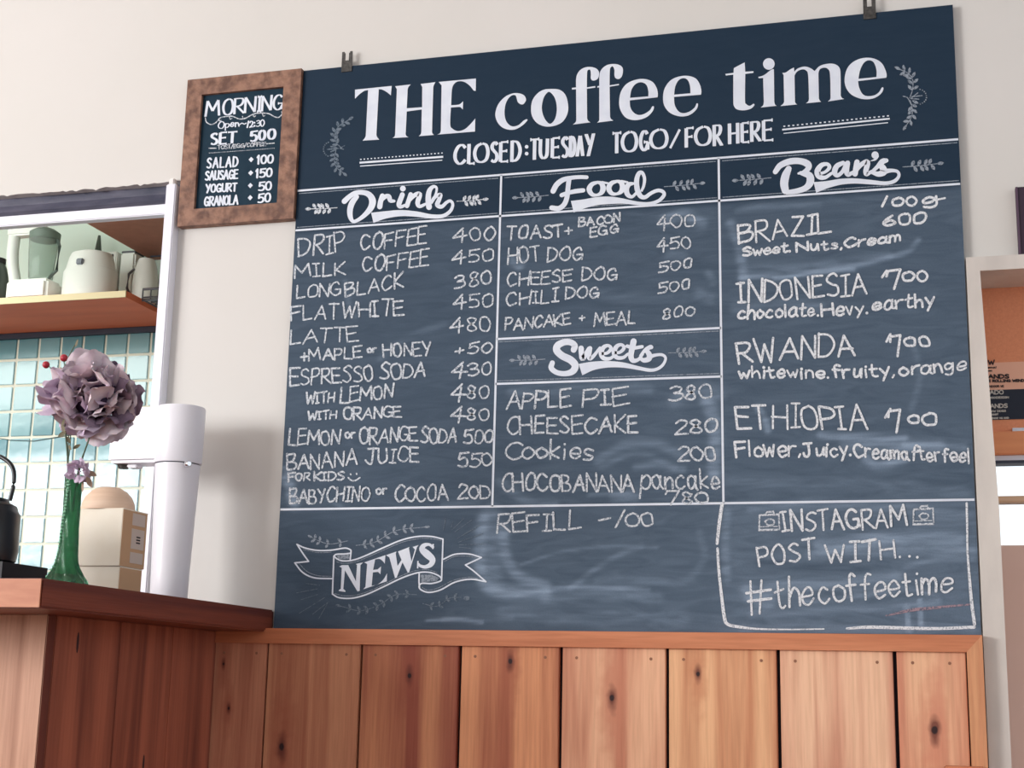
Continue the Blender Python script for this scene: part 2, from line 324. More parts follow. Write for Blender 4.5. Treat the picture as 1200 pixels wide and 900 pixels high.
# ================================================================ drawing on flat boards
FONT = {
'A':'70;0,0 35,100 70,0|14,38 58,38','B':'58;0,0 0,100|~0,100 42,96 48,76 32,56 0,52|~0,52 48,48 58,26 44,4 0,0','C':'62;~62,82 44,99 20,92 3,60 5,25 25,2 46,4 64,20',
'D':'62;0,0 0,100|~0,100 40,92 62,60 58,28 35,5 0,0','E':'54;55,100 0,100 0,0 57,0|0,52 48,54','F':'54;56,100 0,100 0,0|0,52 46,54','G':'66;~60,82 44,98 20,92 3,60 6,22 28,0 50,6 62,24|36,42 66,42 64,4',
'H':'62;0,0 0,100|62,0 62,100|0,50 62,52','I':'34;17,0 17,100|0,100 34,100|0,0 36,0','J':'60;~38,100 40,30 28,2 8,5 0,22|10,100 62,100','K':'56;0,0 0,100|54,100 2,42 58,0','L':'50;0,100 0,0 52,0',
'M':'84;0,0 8,100 42,32 74,100 85,0','N':'60;0,0 0,100 58,0 60,100','O':'64;~33,100 10,85 0,50 10,12 33,0 56,12 64,50 55,88 36,100','P':'54;0,0 0,100|~0,100 44,97 54,75 38,50 0,45','R':'58;0,0 0,100|~0,100 44,97 52,76 36,53 0,48|16,48 60,0',
'S':'54;~54,86 35,100 10,88 8,70 28,54 50,38 53,15 30,0 2,10','T':'60;30,0 30,100|0,100 62,100','U':'58;~0,100 0,30 14,4 32,0 50,8 57,30 58,100','V':'56;0,100 28,0 58,100','W':'84;0,100 20,0 42,75 62,0 85,100','!':'26;4,78 16,100 16,0','X':'56;0,100 56,0|56,100 0,0','Y':'58;0,100 30,50|60,100 20,-4','Z':'56;0,100 56,100 0,0 60,0',
'0':'50;~25,100 6,85 0,50 8,12 25,0 43,12 50,50 42,88 27,100','1':'30;4,0 26,100','2':'52;~2,78 20,100 44,92 44,64 22,30 0,0|0,0 54,2','3':'52;~2,88 24,100 46,86 40,62 18,54|~18,54 48,46 53,20 30,0 0,8','4':'60;44,102 0,34 64,38|42,78 36,-14',
'5':'50;8,96 5,54|~5,54 28,62 49,42 46,12 25,0 0,6|8,96 54,100','6':'48;~40,100 12,62 0,26 18,0 44,8 47,34 26,48 4,32','7':'54;0,72 6,100 54,100 24,-14','8':'48;~46,84 27,100 8,85 14,62 36,42 47,18 28,0 5,15 12,40 36,60 46,84',
'a':'52;~42,50 26,62 5,45 3,15 18,0 38,18 44,56|~44,60 42,15 54,0','c':'44;~42,52 25,62 3,40 5,12 25,0 44,12','d':'46;~40,50 22,62 3,42 5,10 22,0 42,20|44,100 44,0','e':'44;~3,30 42,34 38,58 20,62 3,40 5,12 22,0 44,14','f':'40;~44,92 30,100 18,80 18,0|2,58 40,60',
'g':'46;~42,52 22,62 3,42 8,20 28,18 42,40|~44,60 44,-10 25,-30 2,-18','h':'40;0,100 0,0|~0,35 20,60 36,45 40,0','i':'10;4,60 5,0|5,82 6,86','k':'42;0,100 0,0|38,60 0,25 42,0','l':'12;4,100 5,0','m':'60;0,60 0,0|~0,38 15,60 28,42 28,0|~28,38 44,60 58,42 58,0','n':'42;0,60 0,0|~0,38 20,60 36,42 40,0',
'o':'44;~22,62 4,48 2,20 20,0 40,12 44,40 24,62','p':'46;0,60 -2,-38|~0,45 22,62 44,42 38,12 18,2 0,14','r':'36;0,60 0,0|~0,32 14,56 36,58','s':'38;~38,54 20,62 5,50 15,35 34,22 28,3 0,4','t':'38;~16,95 15,20 22,2 38,6|0,62 36,64','u':'44;~0,60 2,15 14,0 32,12 40,58|40,60 44,0','v':'40;0,60 20,0 40,60','w':'58;0,60 12,0 28,45 42,0 58,60','x':'40;0,60 40,0|40,60 0,0','y':'44;0,60 22,18|46,62 10,-32',
'+':'46;0,36 46,40|23,10 23,66','-':'40;0,42 40,50','.':'8;2,0 4,5','/':'40;0,-8 40,104',"'":'8;4,100 0,80',',':'10;6,8 -3,-14',':':'10;4,10 5,14|4,58 5,62','~':'50;~0,40 14,52 30,42 48,54',' ':'28;'}
def parse(ch):
    w_, s = FONT[ch].split(';'); out = []
    for st in [k for k in s.split('|') if k]:
        sm = st[0] == '~' and ',' in st[1:]; st = st[1:] if sm else st
        out.append((sm, [tuple(float(v)/100 for v in p.split(',')) for p in st.split()]))
    return float(w_)/100, out
INKN = [0]
class Ink:
    """flat marks on a board plane y = Y, traced in a crop of the photo (origin ox, oy, scale s)"""
    def __init__(self, ox, oy, s, Y=-.0006): self.v = []; self.f = []; self.ox, self.oy, self.s, self.Y = ox, oy, s, Y - .000003*(INKN[0] % 90); INKN[0] += 1; self.k = 0; self.rnd = random.Random(int(ox*7+oy*3))
    def up(self, x, y):
        X, Yp = self.ox+x/self.s, self.oy+y/self.s; d = np.array([772-X, -7470-Yp]); return d/np.linalg.norm(d)
    def add(self, pts, faces):
        b = len(self.v); self.k += 1; off = .00001*(self.k % 80)
        for p in pts:
            q = at(self.ox+p[0]/self.s, self.oy+p[1]/self.s, 1, self.Y - off); self.v.append(q)
        self.f += [[b+i for i in f] for f in faces]
    def stroke(self, pts, w=None, smooth=True, cap='round', nib=None, sub=5):
        P = [tuple(p) if len(p) == 3 else (p[0], p[1], w) for p in pts]
        if smooth and len(P) > 2: P = crom(P, sub)
        P = [np.array(p, float) for p in P]; n = len(P); Lp, Rp = [], []
        for i in range(n):
            a, b = P[max(i-1, 0)][:2], P[min(i+1, n-1)][:2]; t = b-a; l = np.linalg.norm(t) or 1; t = t/l; nn = np.array([-t[1], t[0]])
            wd = max(P[i][2], .5)
            if 0 < i < n-1:
                d1 = P[i][:2]-a; d2 = b-P[i][:2]; c = np.dot(d1, d2)/((np.linalg.norm(d1)*np.linalg.norm(d2)) or 1)
                if not smooth and c < .8: wd *= min(1/math.sqrt(max((1+c)/2, .25)), 1.6)
            if nib: wd = wd*(nib + (1-nib)*abs(t[1])**.8)
            Lp.append(P[i][:2]+nn*wd/2); Rp.append(P[i][:2]-nn*wd/2)
        self.add(Lp+Rp, [[i, i+1, n+i+1, n+i] for i in range(n-1)])
        if cap == 'round':
            for c, r in ((P[0], np.linalg.norm(Lp[0]-Rp[0])/2), (P[-1], np.linalg.norm(Lp[-1]-Rp[-1])/2)): self.dot(c[0], c[1], r, 10)
    def dot(self, x, y, r, n=18, ry=None):
        ry = ry or r; self.add([(x+r*math.cos(2*math.pi*i/n), y+ry*math.sin(2*math.pi*i/n)) for i in range(n)], [list(range(n))])
    def shape(self, *loops, sub=5):
        res = []
        for lp in loops:
            n = len(lp); out = []
            P = [np.array(p[:2], float) for p in lp]; cor = [len(p) > 2 for p in lp]
            for i in range(n):
                p1, p2 = P[i], P[(i+1) % n]
                if cor[i] and cor[(i+1) % n]: out.append(p1); continue
                p0 = 2*p1-p2 if cor[i] else P[i-1]; p3 = 2*p2-p1 if cor[(i+1) % n] else P[(i+2) % n]
                if cor[i]: p0 = p1
                if cor[(i+1) % n]: p3 = p2
                for k in range(sub):
                    t = k/sub; out.append(.5*((2*p1)+(p2-p0)*t+(2*p0-5*p1+4*p2-p3)*t*t+(3*p1-p0-3*p2+p3)*t**3))
            res.append(out)
        tri = tessellate_polygon([[Vector((p[0], p[1], 0)) for p in lp] for lp in res])
        self.add([p for lp in res for p in lp], [list(t) for t in tri])
    def glyph(self, ch, x, y, wx, h, w_, ax, nib=None, serif=0, jit=0):
        """ch with its foot at (x, y); wx crop px per font width unit, h height, ax baseline direction"""
        gw, sts = parse(ch); u = self.up(x, y)*h; a = ax*wx; g = self.rnd
        if jit:
            u = (u + ax*g.uniform(-.13, .09)*h)*(1+g.uniform(-.10, .08)); y += g.uniform(-.045, .045)*h
            a = a*(1+g.uniform(-.08, .08)) + np.array([0, 1])*wx*g.uniform(-.10, .07); w_ = w_*g.uniform(.85, 1.12)
            sts = [(sm, [(p[0]+g.uniform(-.035, .035), p[1]+g.uniform(-.035, .035)) for p in pts]) for sm, pts in sts]
        for sm, pts in sts:
            q = [np.array([x, y]) + a*p[0] + u*p[1] for p in pts]
            if ch in 'i:.' and len(q) == 2 and np.linalg.norm(q[0]-q[1]) < w_*1.5: self.dot(*(q[0]+q[1])/2, w_*.62); continue
            if sm or len(q) == 2: self.stroke([tuple(p) for p in q], w_, sm, nib=nib, cap='flat' if serif else 'round')
            else:
                for s0, s1 in zip(q, q[1:]): self.stroke([tuple(s0), tuple(s1)], w_, False, nib=nib, cap='flat' if serif else 'round')
            if serif and not sm:
                for e, p in ((q[0], pts[0]), (q[-1], pts[-1])):
                    o = q[1] if e is q[0] else q[-2]; d = e-o
                    if abs(d[1]) > abs(d[0])*1.2: self.stroke([tuple(e-ax*serif), tuple(e+ax*serif)], w_*.34, False, cap='flat')
                    elif abs(d[0]) > abs(d[1])*2 and len(pts) != 9: self.stroke([tuple(e-u*.08), tuple(e+u*.08)], w_*.4, False, cap='flat')
        return gw
    def word(self, text, x0, y0, x1, y1, h, w_=None, gap=.16, nib=None, serif=0, jit=.03):
        w_ = w_ or self.cw*self.s
        ws = [parse(c)[0] for c in text]; tot = sum(ws) + gap*(len(ws)-1)
        d = np.array([x1-x0, y1-y0], float); L_ = np.linalg.norm(d); ax = d/L_; sc = L_/tot; p = 0
        for c, gw in zip(text, ws):
            self.glyph(c, x0+ax[0]*p*sc, y0+ax[1]*p*sc, sc, h, w_, ax, nib, serif, jit); p += gw+gap
    cw = 2.3
    def sign(self, ch, x0, x1, yb, yt, w_, nib=.42, serif=None, yb2=None, slope=-.08):
        gw, _ = parse(ch); ax = np.array([1, slope]); ax /= np.linalg.norm(ax); serif = w_*.7 if serif is None else serif
        ins = w_*.42; self.glyph(ch, x0+ins, yb-w_*.1, (x1-x0-2*ins)/gw, (yb-yt)-w_*.2, w_, ax, nib, serif)
    def build(self, name, m, parent, label=None):
        me = bpy.data.meshes.new(name); c = parent.location
        me.from_pydata([(p[0]-c[0], p[1]-c[1], p[2]-c[2]) for p in self.v], [], self.f); me.update()
        b = bmesh.new(); b.from_mesh(me)
        for f in b.faces:
            if f.normal.y > 0: f.normal_flip()
        b.to_mesh(me); b.free()
        me.materials.append(m); o = bpy.data.objects.new(name, me); link(o, parent)
        if label: o['label'] = label
        return o
    def leaf(self, x, y, ang, l, wd, hollow=False):
        a = math.radians(ang); d = np.array([math.cos(a), -math.sin(a)]); n = np.array([-d[1], d[0]]); p = np.array([x, y])
        prof = ((0, .08), (.2, .6), (.5, 1), (.75, .8), (.92, .35), (1, 0)); up = [p+d*l*t+n*wd*k/2 for t, k in prof]; dn = [p+d*l*t-n*wd*k/2 for t, k in prof[:-1]][::-1]
        q = up+dn
        if hollow: self.stroke([tuple(k) for k in q+[q[0]]], hollow, False, cap='flat')
        else: self.add(q, [list(range(len(q)))])
    def sprig(self, pts, pairs, l, wd, sw=3, spread=48, start=.25, tip=True, alt=0):
        """curved stem from first to last point with leaf pairs and a leaf at the tip"""
        P = crom(pts, 8); self.stroke([tuple(p) for p in P], sw, False)
        n = len(P)
        for k in range(pairs):
            t = start + (1-start)*((k+.3)/pairs) ; i = int(t*(n-2)); p = P[i]; d = P[i+1]-P[i]; a = math.degrees(math.atan2(-d[1], d[0]))
            self.leaf(p[0], p[1], a+spread, l, wd); i2 = min(int((t+alt)*(n-2)), n-2); p = P[i2]; self.leaf(p[0], p[1], a-spread, l, wd)
        if tip: d = P[-1]-P[-2]; self.leaf(P[-1][0]-d[0]*.2, P[-1][1]-d[1]*.2, math.degrees(math.atan2(-d[1], d[0])), l*1.05, wd)

# ---------------------------------------------------------------- chalkboard
W_, H_ = 1.25, 1.1064
cb = empty('chalkboard', (0, 0, ZB), label='large dark blue slate menu chalkboard hung on the plaster wall above the plank wainscot', category='chalkboard')
nx, nz_ = 313, 277
xs = np.linspace(0, W_, nx); zs_ = np.linspace(0, H_, nz_); X, Z = np.meshgrid(xs, zs_)
dust_sheen = np.zeros_like(X)
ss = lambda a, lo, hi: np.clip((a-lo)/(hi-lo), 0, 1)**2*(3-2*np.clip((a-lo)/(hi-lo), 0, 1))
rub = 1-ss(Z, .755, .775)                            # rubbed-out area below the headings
dust_sheen += .010 + .012*ss(X, .2, 1.2)  # chalk residue, plus window haze painted in towards the right
dust_sheen += rub*(.11 + .065*ss(X, .1, 1.2) + .03*ss(Z, .7, .1))  # erased chalk, with window sheen painted in towards the lower right
dust_sheen += np.where((Z > .52) & (Z < .56) & (X > .42) & (X < .83), .012, 0)
dust_sheen += .022*(1-ss(Z, .2, .235))*ss(X, .3, .5) + .045*(1-ss(Z, .2, .235))*ss(X, .8, .86) - .018*(1-ss(Z, .2, .235))*(1-ss(X, .28, .36))
def smudge(pts, wpx, amt):
    """an erased swipe: a polyline in photo pixels, its width in pixels and how much chalk it left"""
    q = [at(*p, 1, 0) for p in crom(pts, 6)]; s_ = wpx*.00147/2; best = np.zeros_like(X)
    for a, b in zip(q, q[1:]):
        ax_, az, bx, bz = a[0], a[2]-ZB, b[0], b[2]-ZB; dx, dz = bx-ax_, bz-az; t = np.clip(((X-ax_)*dx+(Z-az)*dz)/(dx*dx+dz*dz+1e-9), 0, 1)
        d = np.hypot(X-ax_-t*dx, Z-az-t*dz); best = np.maximum(best, np.exp(-(d/s_)**2.6))
    n_ = np.sin(X*31+Z*190)*.3+np.sin(X*57-Z*333+1.7)*.3+np.sin(Z*610+X*20)*.25; return best*amt*1.9*np.clip(1+n_*.8, .2, 2)
for pts, wd, amt in (
    ([(868, 325), (930, 322), (1000, 312), (1060, 296), (1076, 282)], 7, .10), ([(872, 316), (940, 314), (1040, 300)], 12, .07), ([(908, 326), (960, 318), (1000, 316)], 6, .12),
    ([(856, 262), (866, 290), (872, 330)], 12, .09), ([(864, 248), (900, 242), (960, 240)], 8, .05), ([(862, 360), (900, 358), (960, 360)], 14, .06),
    ([(962, 510), (1010, 512), (1060, 512)], 9, .13), ([(990, 520), (1050, 524), (1100, 522)], 14, .13), ([(1015, 538), (1030, 546), (1060, 538)], 10, .13), ([(1060, 520), (1100, 522), (1130, 524)], 8, .08),
    ([(888, 478), (896, 490), (900, 505)], 8, .14), ([(850, 565), (930, 568), (1040, 570), (1130, 580)], 16, .04), ([(1070, 400), (1078, 440), (1068, 480)], 8, .04),
    ([(566, 610), (562, 640), (566, 680), (590, 694), (640, 694)], 16, .14), ([(590, 620), (592, 650), (608, 675), (640, 688)], 14, .12), ([(575, 600), (576, 640), (580, 680)], 24, .08),
    ([(610, 662), (660, 646), (720, 640), (770, 642)], 4, .06), ([(668, 690), (700, 665), (730, 648), (752, 640)], 7, .06), ([(650, 690), (700, 688), (760, 691)], 6, .10), ([(640, 700), (700, 697), (770, 700)], 16, .06),
    ([(700, 680), (760, 680), (800, 682), (825, 655), (820, 625)], 10, .04), ([(590, 718), (680, 722), (800, 724)], 20, .04), ([(500, 727), (540, 726), (565, 729)], 4, .12), ([(520, 727), (600, 724)], 7, .04),
    ([(700, 540), (735, 520), (770, 520), (800, 535)], 12, .07), ([(705, 548), (745, 530), (790, 548)], 8, .05), ([(828, 470), (838, 500), (836, 560)], 16, .14), ([(790, 470), (820, 455), (842, 462)], 16, .07), ([(600, 460), (680, 456), (760, 455)], 14, .05),
    ([(585, 565), (620, 588), (650, 590)], 12, .06), ([(720, 582), (745, 580)], 12, .08), ([(745, 548), (770, 545), (800, 550)], 10, .07), ([(690, 580), (740, 578)], 5, .06),
    ([(780, 258), (800, 250), (822, 262)], 16, .10), ([(785, 300), (800, 300)], 14, .05), ([(600, 305), (608, 312), (612, 308)], 10, .12), ([(820, 345), (832, 350)], 14, .07), ([(700, 345), (740, 350), (800, 348)], 12, .03), ([(830, 320), (836, 330)], 10, .06),
    ([(335, 560), (340, 572), (345, 590)], 15, .16), ([(332, 550), (350, 560)], 7, .12), ([(520, 592), (560, 588)], 10, .05), ([(380, 582), (400, 594)], 6, .05), ([(404, 330), (410, 360), (416, 370)], 8, .04), ([(446, 420), (470, 400), (520, 380)], 10, .03),
    ([(960, 640), (1010, 634), (1080, 630), (1125, 632)], 14, .14), ([(950, 650), (1000, 645), (1140, 645)], 12, .08), ([(880, 596), (980, 590), (1130, 605)], 12, .07), ([(1060, 665), (1100, 655), (1140, 655)], 6, .07),
    ([(876, 690), (882, 700), (900, 706)], 16, .12), ([(900, 690), (960, 684), (1050, 678)], 16, .09), ([(880, 720), (960, 716), (1060, 710), (1100, 705)], 8, .08), ([(940, 705), (1000, 700), (1060, 690), (1100, 700)], 6, .07),
    ([(852, 600), (850, 640), (852, 680)], 10, .07), ([(1062, 712), (1066, 740)], 5, .30), ([(1078, 704), (1080, 736)], 5, .26), ([(870, 735), (1000, 738), (1140, 736)], 9, .06), ([(890, 660), (960, 666), (1040, 668)], 12, -.04)):
    dust_sheen += smudge(pts, wd, amt)
dust_sheen = np.clip(dust_sheen, 0, .6)
vts = np.stack([X.ravel(), np.zeros(X.size), Z.ravel()], 1); idx = np.arange(X.size).reshape(nz_, nx)
fc = np.stack([idx[:-1, :-1].ravel(), idx[:-1, 1:].ravel(), idx[1:, 1:].ravel(), idx[1:, :-1].ravel()], 1).tolist()
base = len(vts); y1 = YW-.0004
vl = vts.tolist() + [[0, 0, 0], [W_, 0, 0], [W_, 0, H_], [0, 0, H_], [0, y1, 0], [W_, y1, 0], [W_, y1, H_], [0, y1, H_]]
fc += [[base+4, base+5, base+1, base], [base+5, base+6, base+2, base+1], [base+6, base+7, base+3, base+2], [base+7, base+4, base, base+3], [base+5, base+4, base+7, base+6]]
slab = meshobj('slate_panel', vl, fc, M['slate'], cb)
at_ = slab.data.attributes.new('dust_sheen', 'FLOAT', 'POINT'); at_.data.foreach_set('value', np.concatenate([dust_sheen.ravel(), np.full(8, .02)]).astype(np.float32))
for px_ in (407.5, 1019):                            # galvanised hanging brackets on the top edge
    x = at(px_, 60 if px_ < 500 else 14, 1, 0)[0]; bm = bmesh.new()
    addbox(bm, (x-.011, -.002, H_-.012), (x+.011, 0, H_+.012)); addbox(bm, (x-.011, -.002, H_+.012), (x-.004, 0, H_+.028)); addbox(bm, (x+.004, -.002, H_+.012), (x+.011, 0, H_+.028)); addbox(bm, (x-.011, -.002, H_+.028), (x-.006, 0, H_+.031)); addbox(bm, (x+.006, -.002, H_+.028), (x+.011, 0, H_+.031))
    br = bmobj('hanging_bracket', bm, M['darkiron'], cb, label='grey metal hanging bracket'); br.location = (0, 0, 0)

# ruled lines, in board metres
def rules(lst, m, label=None):
    v, f = [], []
    for k, (x0, z0, x1, z1, w_) in enumerate(lst):
        d = Vector((x1-x0, z1-z0)).normalized(); n = Vector((-d.y, d.x))*w_/2; b = len(v); y = -.0005-.00001*k
        v += [(x0+n.x, y, z0+n.y), (x1+n.x, y, z1+n.y), (x1-n.x, y, z1-n.y), (x0-n.x, y, z0-n.y)]; f.append([b, b+1, b+2, b+3])
    meshobj('ruled_line', v, f, m, cb, **({'label': label} if label else {}))
zsw = [at(585, 397.3)[2]-ZB, at(841.8, 384.5)[2]-ZB, at(583.8, 449.9)[2]-ZB, at(843, 441.3)[2]-ZB]
for seg in ((.001, .8523, W_-.001, .8523), (.001, .7705, W_-.001, .7705), (.001, .2205, W_-.001, .2205), (.4195, .8523, .4175, .2205), (.8315, .8523, .8345, .2205), (.4185, zsw[0], .833, zsw[1]), (.418, zsw[2], .8335, zsw[3])):
    rules([seg+(.0040,)], M['paint'], 'white painted rule')
for seg in ((.004, .8462, .414, .8462), (.426, .8462, .826, .8462), (.838, .8462, W_-.003, .8462), (.004, .7765, .414, .7765), (.424, .7765, .828, .7765), (.838, .7765, W_-.003, .7765), (.422, zsw[0]-.0055, .829, zsw[1]-.0055), (.422, zsw[2]+.0055, .829, zsw[3]+.0055)):
    rules([seg+(.0016,)], M['chalkgrey'], 'thin grey rule')

def heading(ink, name, label, m='paint'): return ink.build(name, M[m], cb, label)
# --- THE coffee time
I = Ink(410, 80, 7.5)
I.shape([(45,188,1),(368,155,1),(360,238,1),(325,210),(285,188),(254,184,1),(233,585,1),(240,605),(258,627,1),(112,636,1),(132,612),(140,590,1),(160,192,1),(125,200),(85,228),(45,268,1)])
I.shape([(398,158,1),(535,142,1),(515,165),(508,185,1),(500,352,1),(635,342,1),(636,165,1),(622,138,1),(752,122,1),(738,148),(733,165,1),(722,560,1),(728,575),(740,586,1),(606,597,1),(622,580),(628,560,1),(632,362,1),(500,380,1),(490,580,1),(497,595),(515,606,1),(374,613,1),(392,600),(398,580,1),(413,185,1)])
I.shape([(780,120,1),(1108,90,1),(1106,200,1),(1088,196,1),(1050,150),(1000,118),(950,116),(915,140),(897,190),(890,325,1),(960,318),(995,290,1),(993,362,1),(975,345),(960,340),(888,345,1),(882,490),(900,530),(950,552),(1010,535),(1060,490),(1102,442,1),(1100,556,1),(768,583,1),(792,570),(800,545,1),(806,150,1)])
heading(I, 'painted_lettering', 'large white capitals reading THE')
I = Ink(570, 60, 7.5)
I.shape([(325,465),(348,430),(335,392),(295,372),(235,370),(165,400),(105,465),(78,550),(95,620),(140,670),(200,690),(260,685),(320,650),(360,608),(352,598),(325,612),(280,650),(225,660),(180,625),(160,560),(165,480),(190,420),(225,388),(255,388),(265,410),(275,445),(298,465)])
I.shape([(555,332),(640,338),(695,385),(718,470),(712,550),(670,620),(600,655),(520,662),(450,635),(405,580),(392,510),(405,430),(450,370),(500,340)],[(555,358),(595,400),(615,460),(618,530),(600,600),(560,638),(520,605),(495,550),(487,490),(500,420),(525,375)])
I.shape([(752,322,1),(788,318,1),(790,230),(815,175),(860,145),(915,138),(965,152),(990,185),(985,230),(965,252),(935,258),(918,240),(918,200),(912,165),(895,165),(885,190),(883,318,1),(957,306,1),(957,320,1),(883,330,1),(885,590,1),(895,612),(915,625,1),(760,645,1),(785,622),(790,600,1),(788,334,1),(752,337,1)])
I.shape([(975,308,1),(992,304,1),(995,200),(1020,150),(1065,120),(1120,112),(1170,122),(1198,150),(1195,210),(1170,242),(1140,240),(1125,215),(1125,165),(1112,135),(1095,140),(1085,170),(1083,300,1),(1165,287,1),(1165,298,1),(1083,312,1),(1087,575,1),(1095,595),(1115,610,1),(972,628,1),(990,610),(992,590,1),(992,318,1),(975,320,1)])
I.ox, I.oy = 720, 60
I.shape([(380,405,1),(135,432,1),(140,490),(165,535),(210,560),(260,552),(310,520),(332,486),(348,490),(335,530),(290,575),(230,600),(160,605),(95,580),(50,510),(42,430),(60,350),(110,285),(190,250),(270,245),(335,270),(370,320),(382,370)],[(137,410,1),(298,397,1),(298,350),(280,295),(235,273),(185,290),(150,340)])
I.shape([(762,382,1),(524,402,1),(530,470),(560,525),(605,545),(660,530),(705,495),(722,460),(735,465),(725,505),(680,550),(620,572),(550,568),(480,535),(435,470),(428,390),(445,320),(495,255),(570,222),(650,217),(715,240),(750,290),(764,345)],[(525,382,1),(668,370,1),(665,310),(645,255),(608,237),(565,255),(535,310)])
heading(I, 'painted_lettering', 'large white lowercase reading coffee')
I = Ink(720, 60, 7.5)
I.shape([(975,200,1),(1047,190,1),(1050,148,1),(1145,98,1),(1150,180,1),(1222,176,1),(1222,190,1),(1150,200,1),(1148,430),(1160,465),(1190,480),(1222,462),(1230,475),(1200,505),(1140,520),(1080,512),(1050,480),(1045,420),(1045,206,1),(980,214,1)])
I.ox, I.oy = 890, 50
I.dot(82, 187, 51, 28)
I.shape([(-8,300,1),(40,285),(100,240),(127,232,1),(130,520,1),(138,545),(152,555,1),(10,570,1),(32,550),(38,520,1),(32,310,1),(0,312),(-10,308)])
I.shape([(200,265,1),(230,262),(270,235),(303,218,1),(306,255,1),(340,225),(400,210),(450,225),(485,250,1),(530,205),(600,185),(665,190),(705,225),(713,300),(714,465,1),(725,485),(745,495,1),(600,517,1),(620,500),(625,480,1),(620,280),(600,230),(565,220),(530,235),(518,270,1),(522,490,1),(530,508),(542,520,1),(407,533,1),(430,515),(435,490,1),(428,290),(410,245),(375,235),(330,255),(308,290,1),(312,520,1),(320,535),(333,543,1),(183,557,1),(205,540),(217,520,1),(212,285,1)])
I.shape([(1115,308,1),(867,338,1),(875,390),(905,450),(950,470),(1010,462),(1050,435),(1075,395),(1090,400),(1075,440),(1025,480),(960,497),(880,490),(800,450),(755,380),(750,300),(775,220),(830,165),(910,135),(1000,138),(1070,175),(1105,235),(1118,280)],[(870,318,1),(1028,302,1),(1028,240),(1005,175),(965,155),(920,175),(885,240)])
heading(I, 'painted_lettering', 'large white lowercase reading time')
# --- underlines
I = Ink(410, 80, 7.5)
I.stroke([(85,830),(820,778)], 17, False, 'flat'); I.stroke([(90,860),(812,808)], 8, False, 'flat')
for k in range(24): x = 96+k*31; I.stroke([(x-6, 802-(x-90)*.0786),(x+7, 801-(x-90)*.0786)], 10, False, 'flat')
heading(I, 'painted_rule', 'dotted double underline left of CLOSED')
I = Ink(890, 50, 7.5)
I.stroke([(200,765),(1145,668)], 15, False, 'flat'); I.stroke([(212,797),(1130,703)], 8, False, 'flat')
for k in range(24): x = 218+k*39.6; I.stroke([(x-8, 736-(x-210)*.1),(x+9, 735-(x-210)*.1)], 11, False, 'flat')
heading(I, 'painted_rule', 'dotted double underline right of FOR HERE')
# --- CLOSED:TUESDAY  TOGO/FOR HERE
I = Ink(520, 140, 6)
for ch, a, b, yb, yt in (('C',65,160,318,180),('L',164,222,314,174),('O',205,320,306,170),('S',322,384,302,160),('E',388,456,300,158),('D',468,545,296,150),('T',600,674,284,140),('U',668,738,276,136),('E',752,820,272,130),('S',820,880,268,124),('D',880,930,262,118),('A',928,988,258,114),('Y',990,1060,252,104)):
    I.sign(ch, a, b, yb, yt, 25, serif=12)
I.dot(583,192,13); I.dot(583,240,13)
heading(I, 'painted_lettering', 'white serif capitals reading CLOSED:TUESDAY')
I = Ink(710, 130, 6)
for ch, a, b, yb, yt in (('T',40,112,298,155),('O',105,226,291,148),('G',232,306,280,140),('O',305,440,270,132),('F',555,622,256,120),('O',620,746,247,112),('R',752,822,246,100),('H',860,938,232,90),('E',948,1012,224,84),('R',1016,1092,216,76),('E',1100,1180,211,66)):
    I.sign(ch, a, b, yb, yt, 25, serif=12)
I.stroke([(452,262),(520,130)], 17, False, 'flat')
heading(I, 'painted_lettering', 'white serif capitals reading TOGO/FOR HERE')
# --- script headings
I = Ink(395, 210, 8)
I.stroke([(68,208,50),(110,168,46),(170,130,44),(240,124,46),(300,145,54),(332,200,64),(318,265,58),(265,330,44),(200,380,34),(150,395,32),(124,350,46),(122,280,54),(145,215,54),(185,165,42)])
I.stroke([(425,156,46),(408,210,48),(400,258,50)]); I.stroke([(415,200,30),(455,162,40),(485,164,46),(500,200,40),(535,205,26)])
I.stroke([(612,145,46),(580,235,46),(600,258,34),(645,240,24)]); I.dot(617,88,27)
I.stroke([(690,142,42),(655,250,44)]); I.stroke([(668,215,26),(720,155,40),(775,140,44),(755,220,44),(775,255,34),(835,230,24)])
I.stroke([(862,262,54),(855,180,52),(865,110,46),(900,70,32),(932,80,24),(928,130,22),(900,190,20)])
I.stroke([(880,225,30),(920,165,34),(970,145,36),(955,195,40),(940,240,44),(980,258,36),(1030,215,30),(1065,205,28),(1085,240,28),(1060,300,32),(990,345,36),(880,348,40),(750,328,50),(600,318,58),(450,335,70),(330,362,98)], cap='flat')
heading(I, 'painted_lettering', 'white brush script reading Drink with a swash')
I = Ink(640, 195, 8)
I.stroke([(65,232,50),(100,170,50),(160,125,46),(240,106,38),(320,100,36),(380,102,36)]); I.stroke([(215,115,46),(205,200,44),(195,290,46),(170,355,46),(120,393,46),(52,388,46)]); I.stroke([(145,270,40),(200,250,38),(280,232,42),(348,224,40)])
for dx, dy in ((0, 0), (183, -10)):
    I.stroke([(485+dx,148+dy,26),(430+dx,168+dy,42),(404+dx,215+dy,50),(430+dx,262+dy,40),(478+dx,268+dy,26),(520+dx,245+dy,44),(534+dx,200+dy,52),(515+dx,160+dy,40),(480+dx,148+dy,26)]); I.stroke([(525+dx,150+dy,26),(580+dx,158+dy,18)])
I.stroke([(820,160,24),(775,170,44),(752,215,50),(765,265,46),(805,285,30),(845,250,26)])
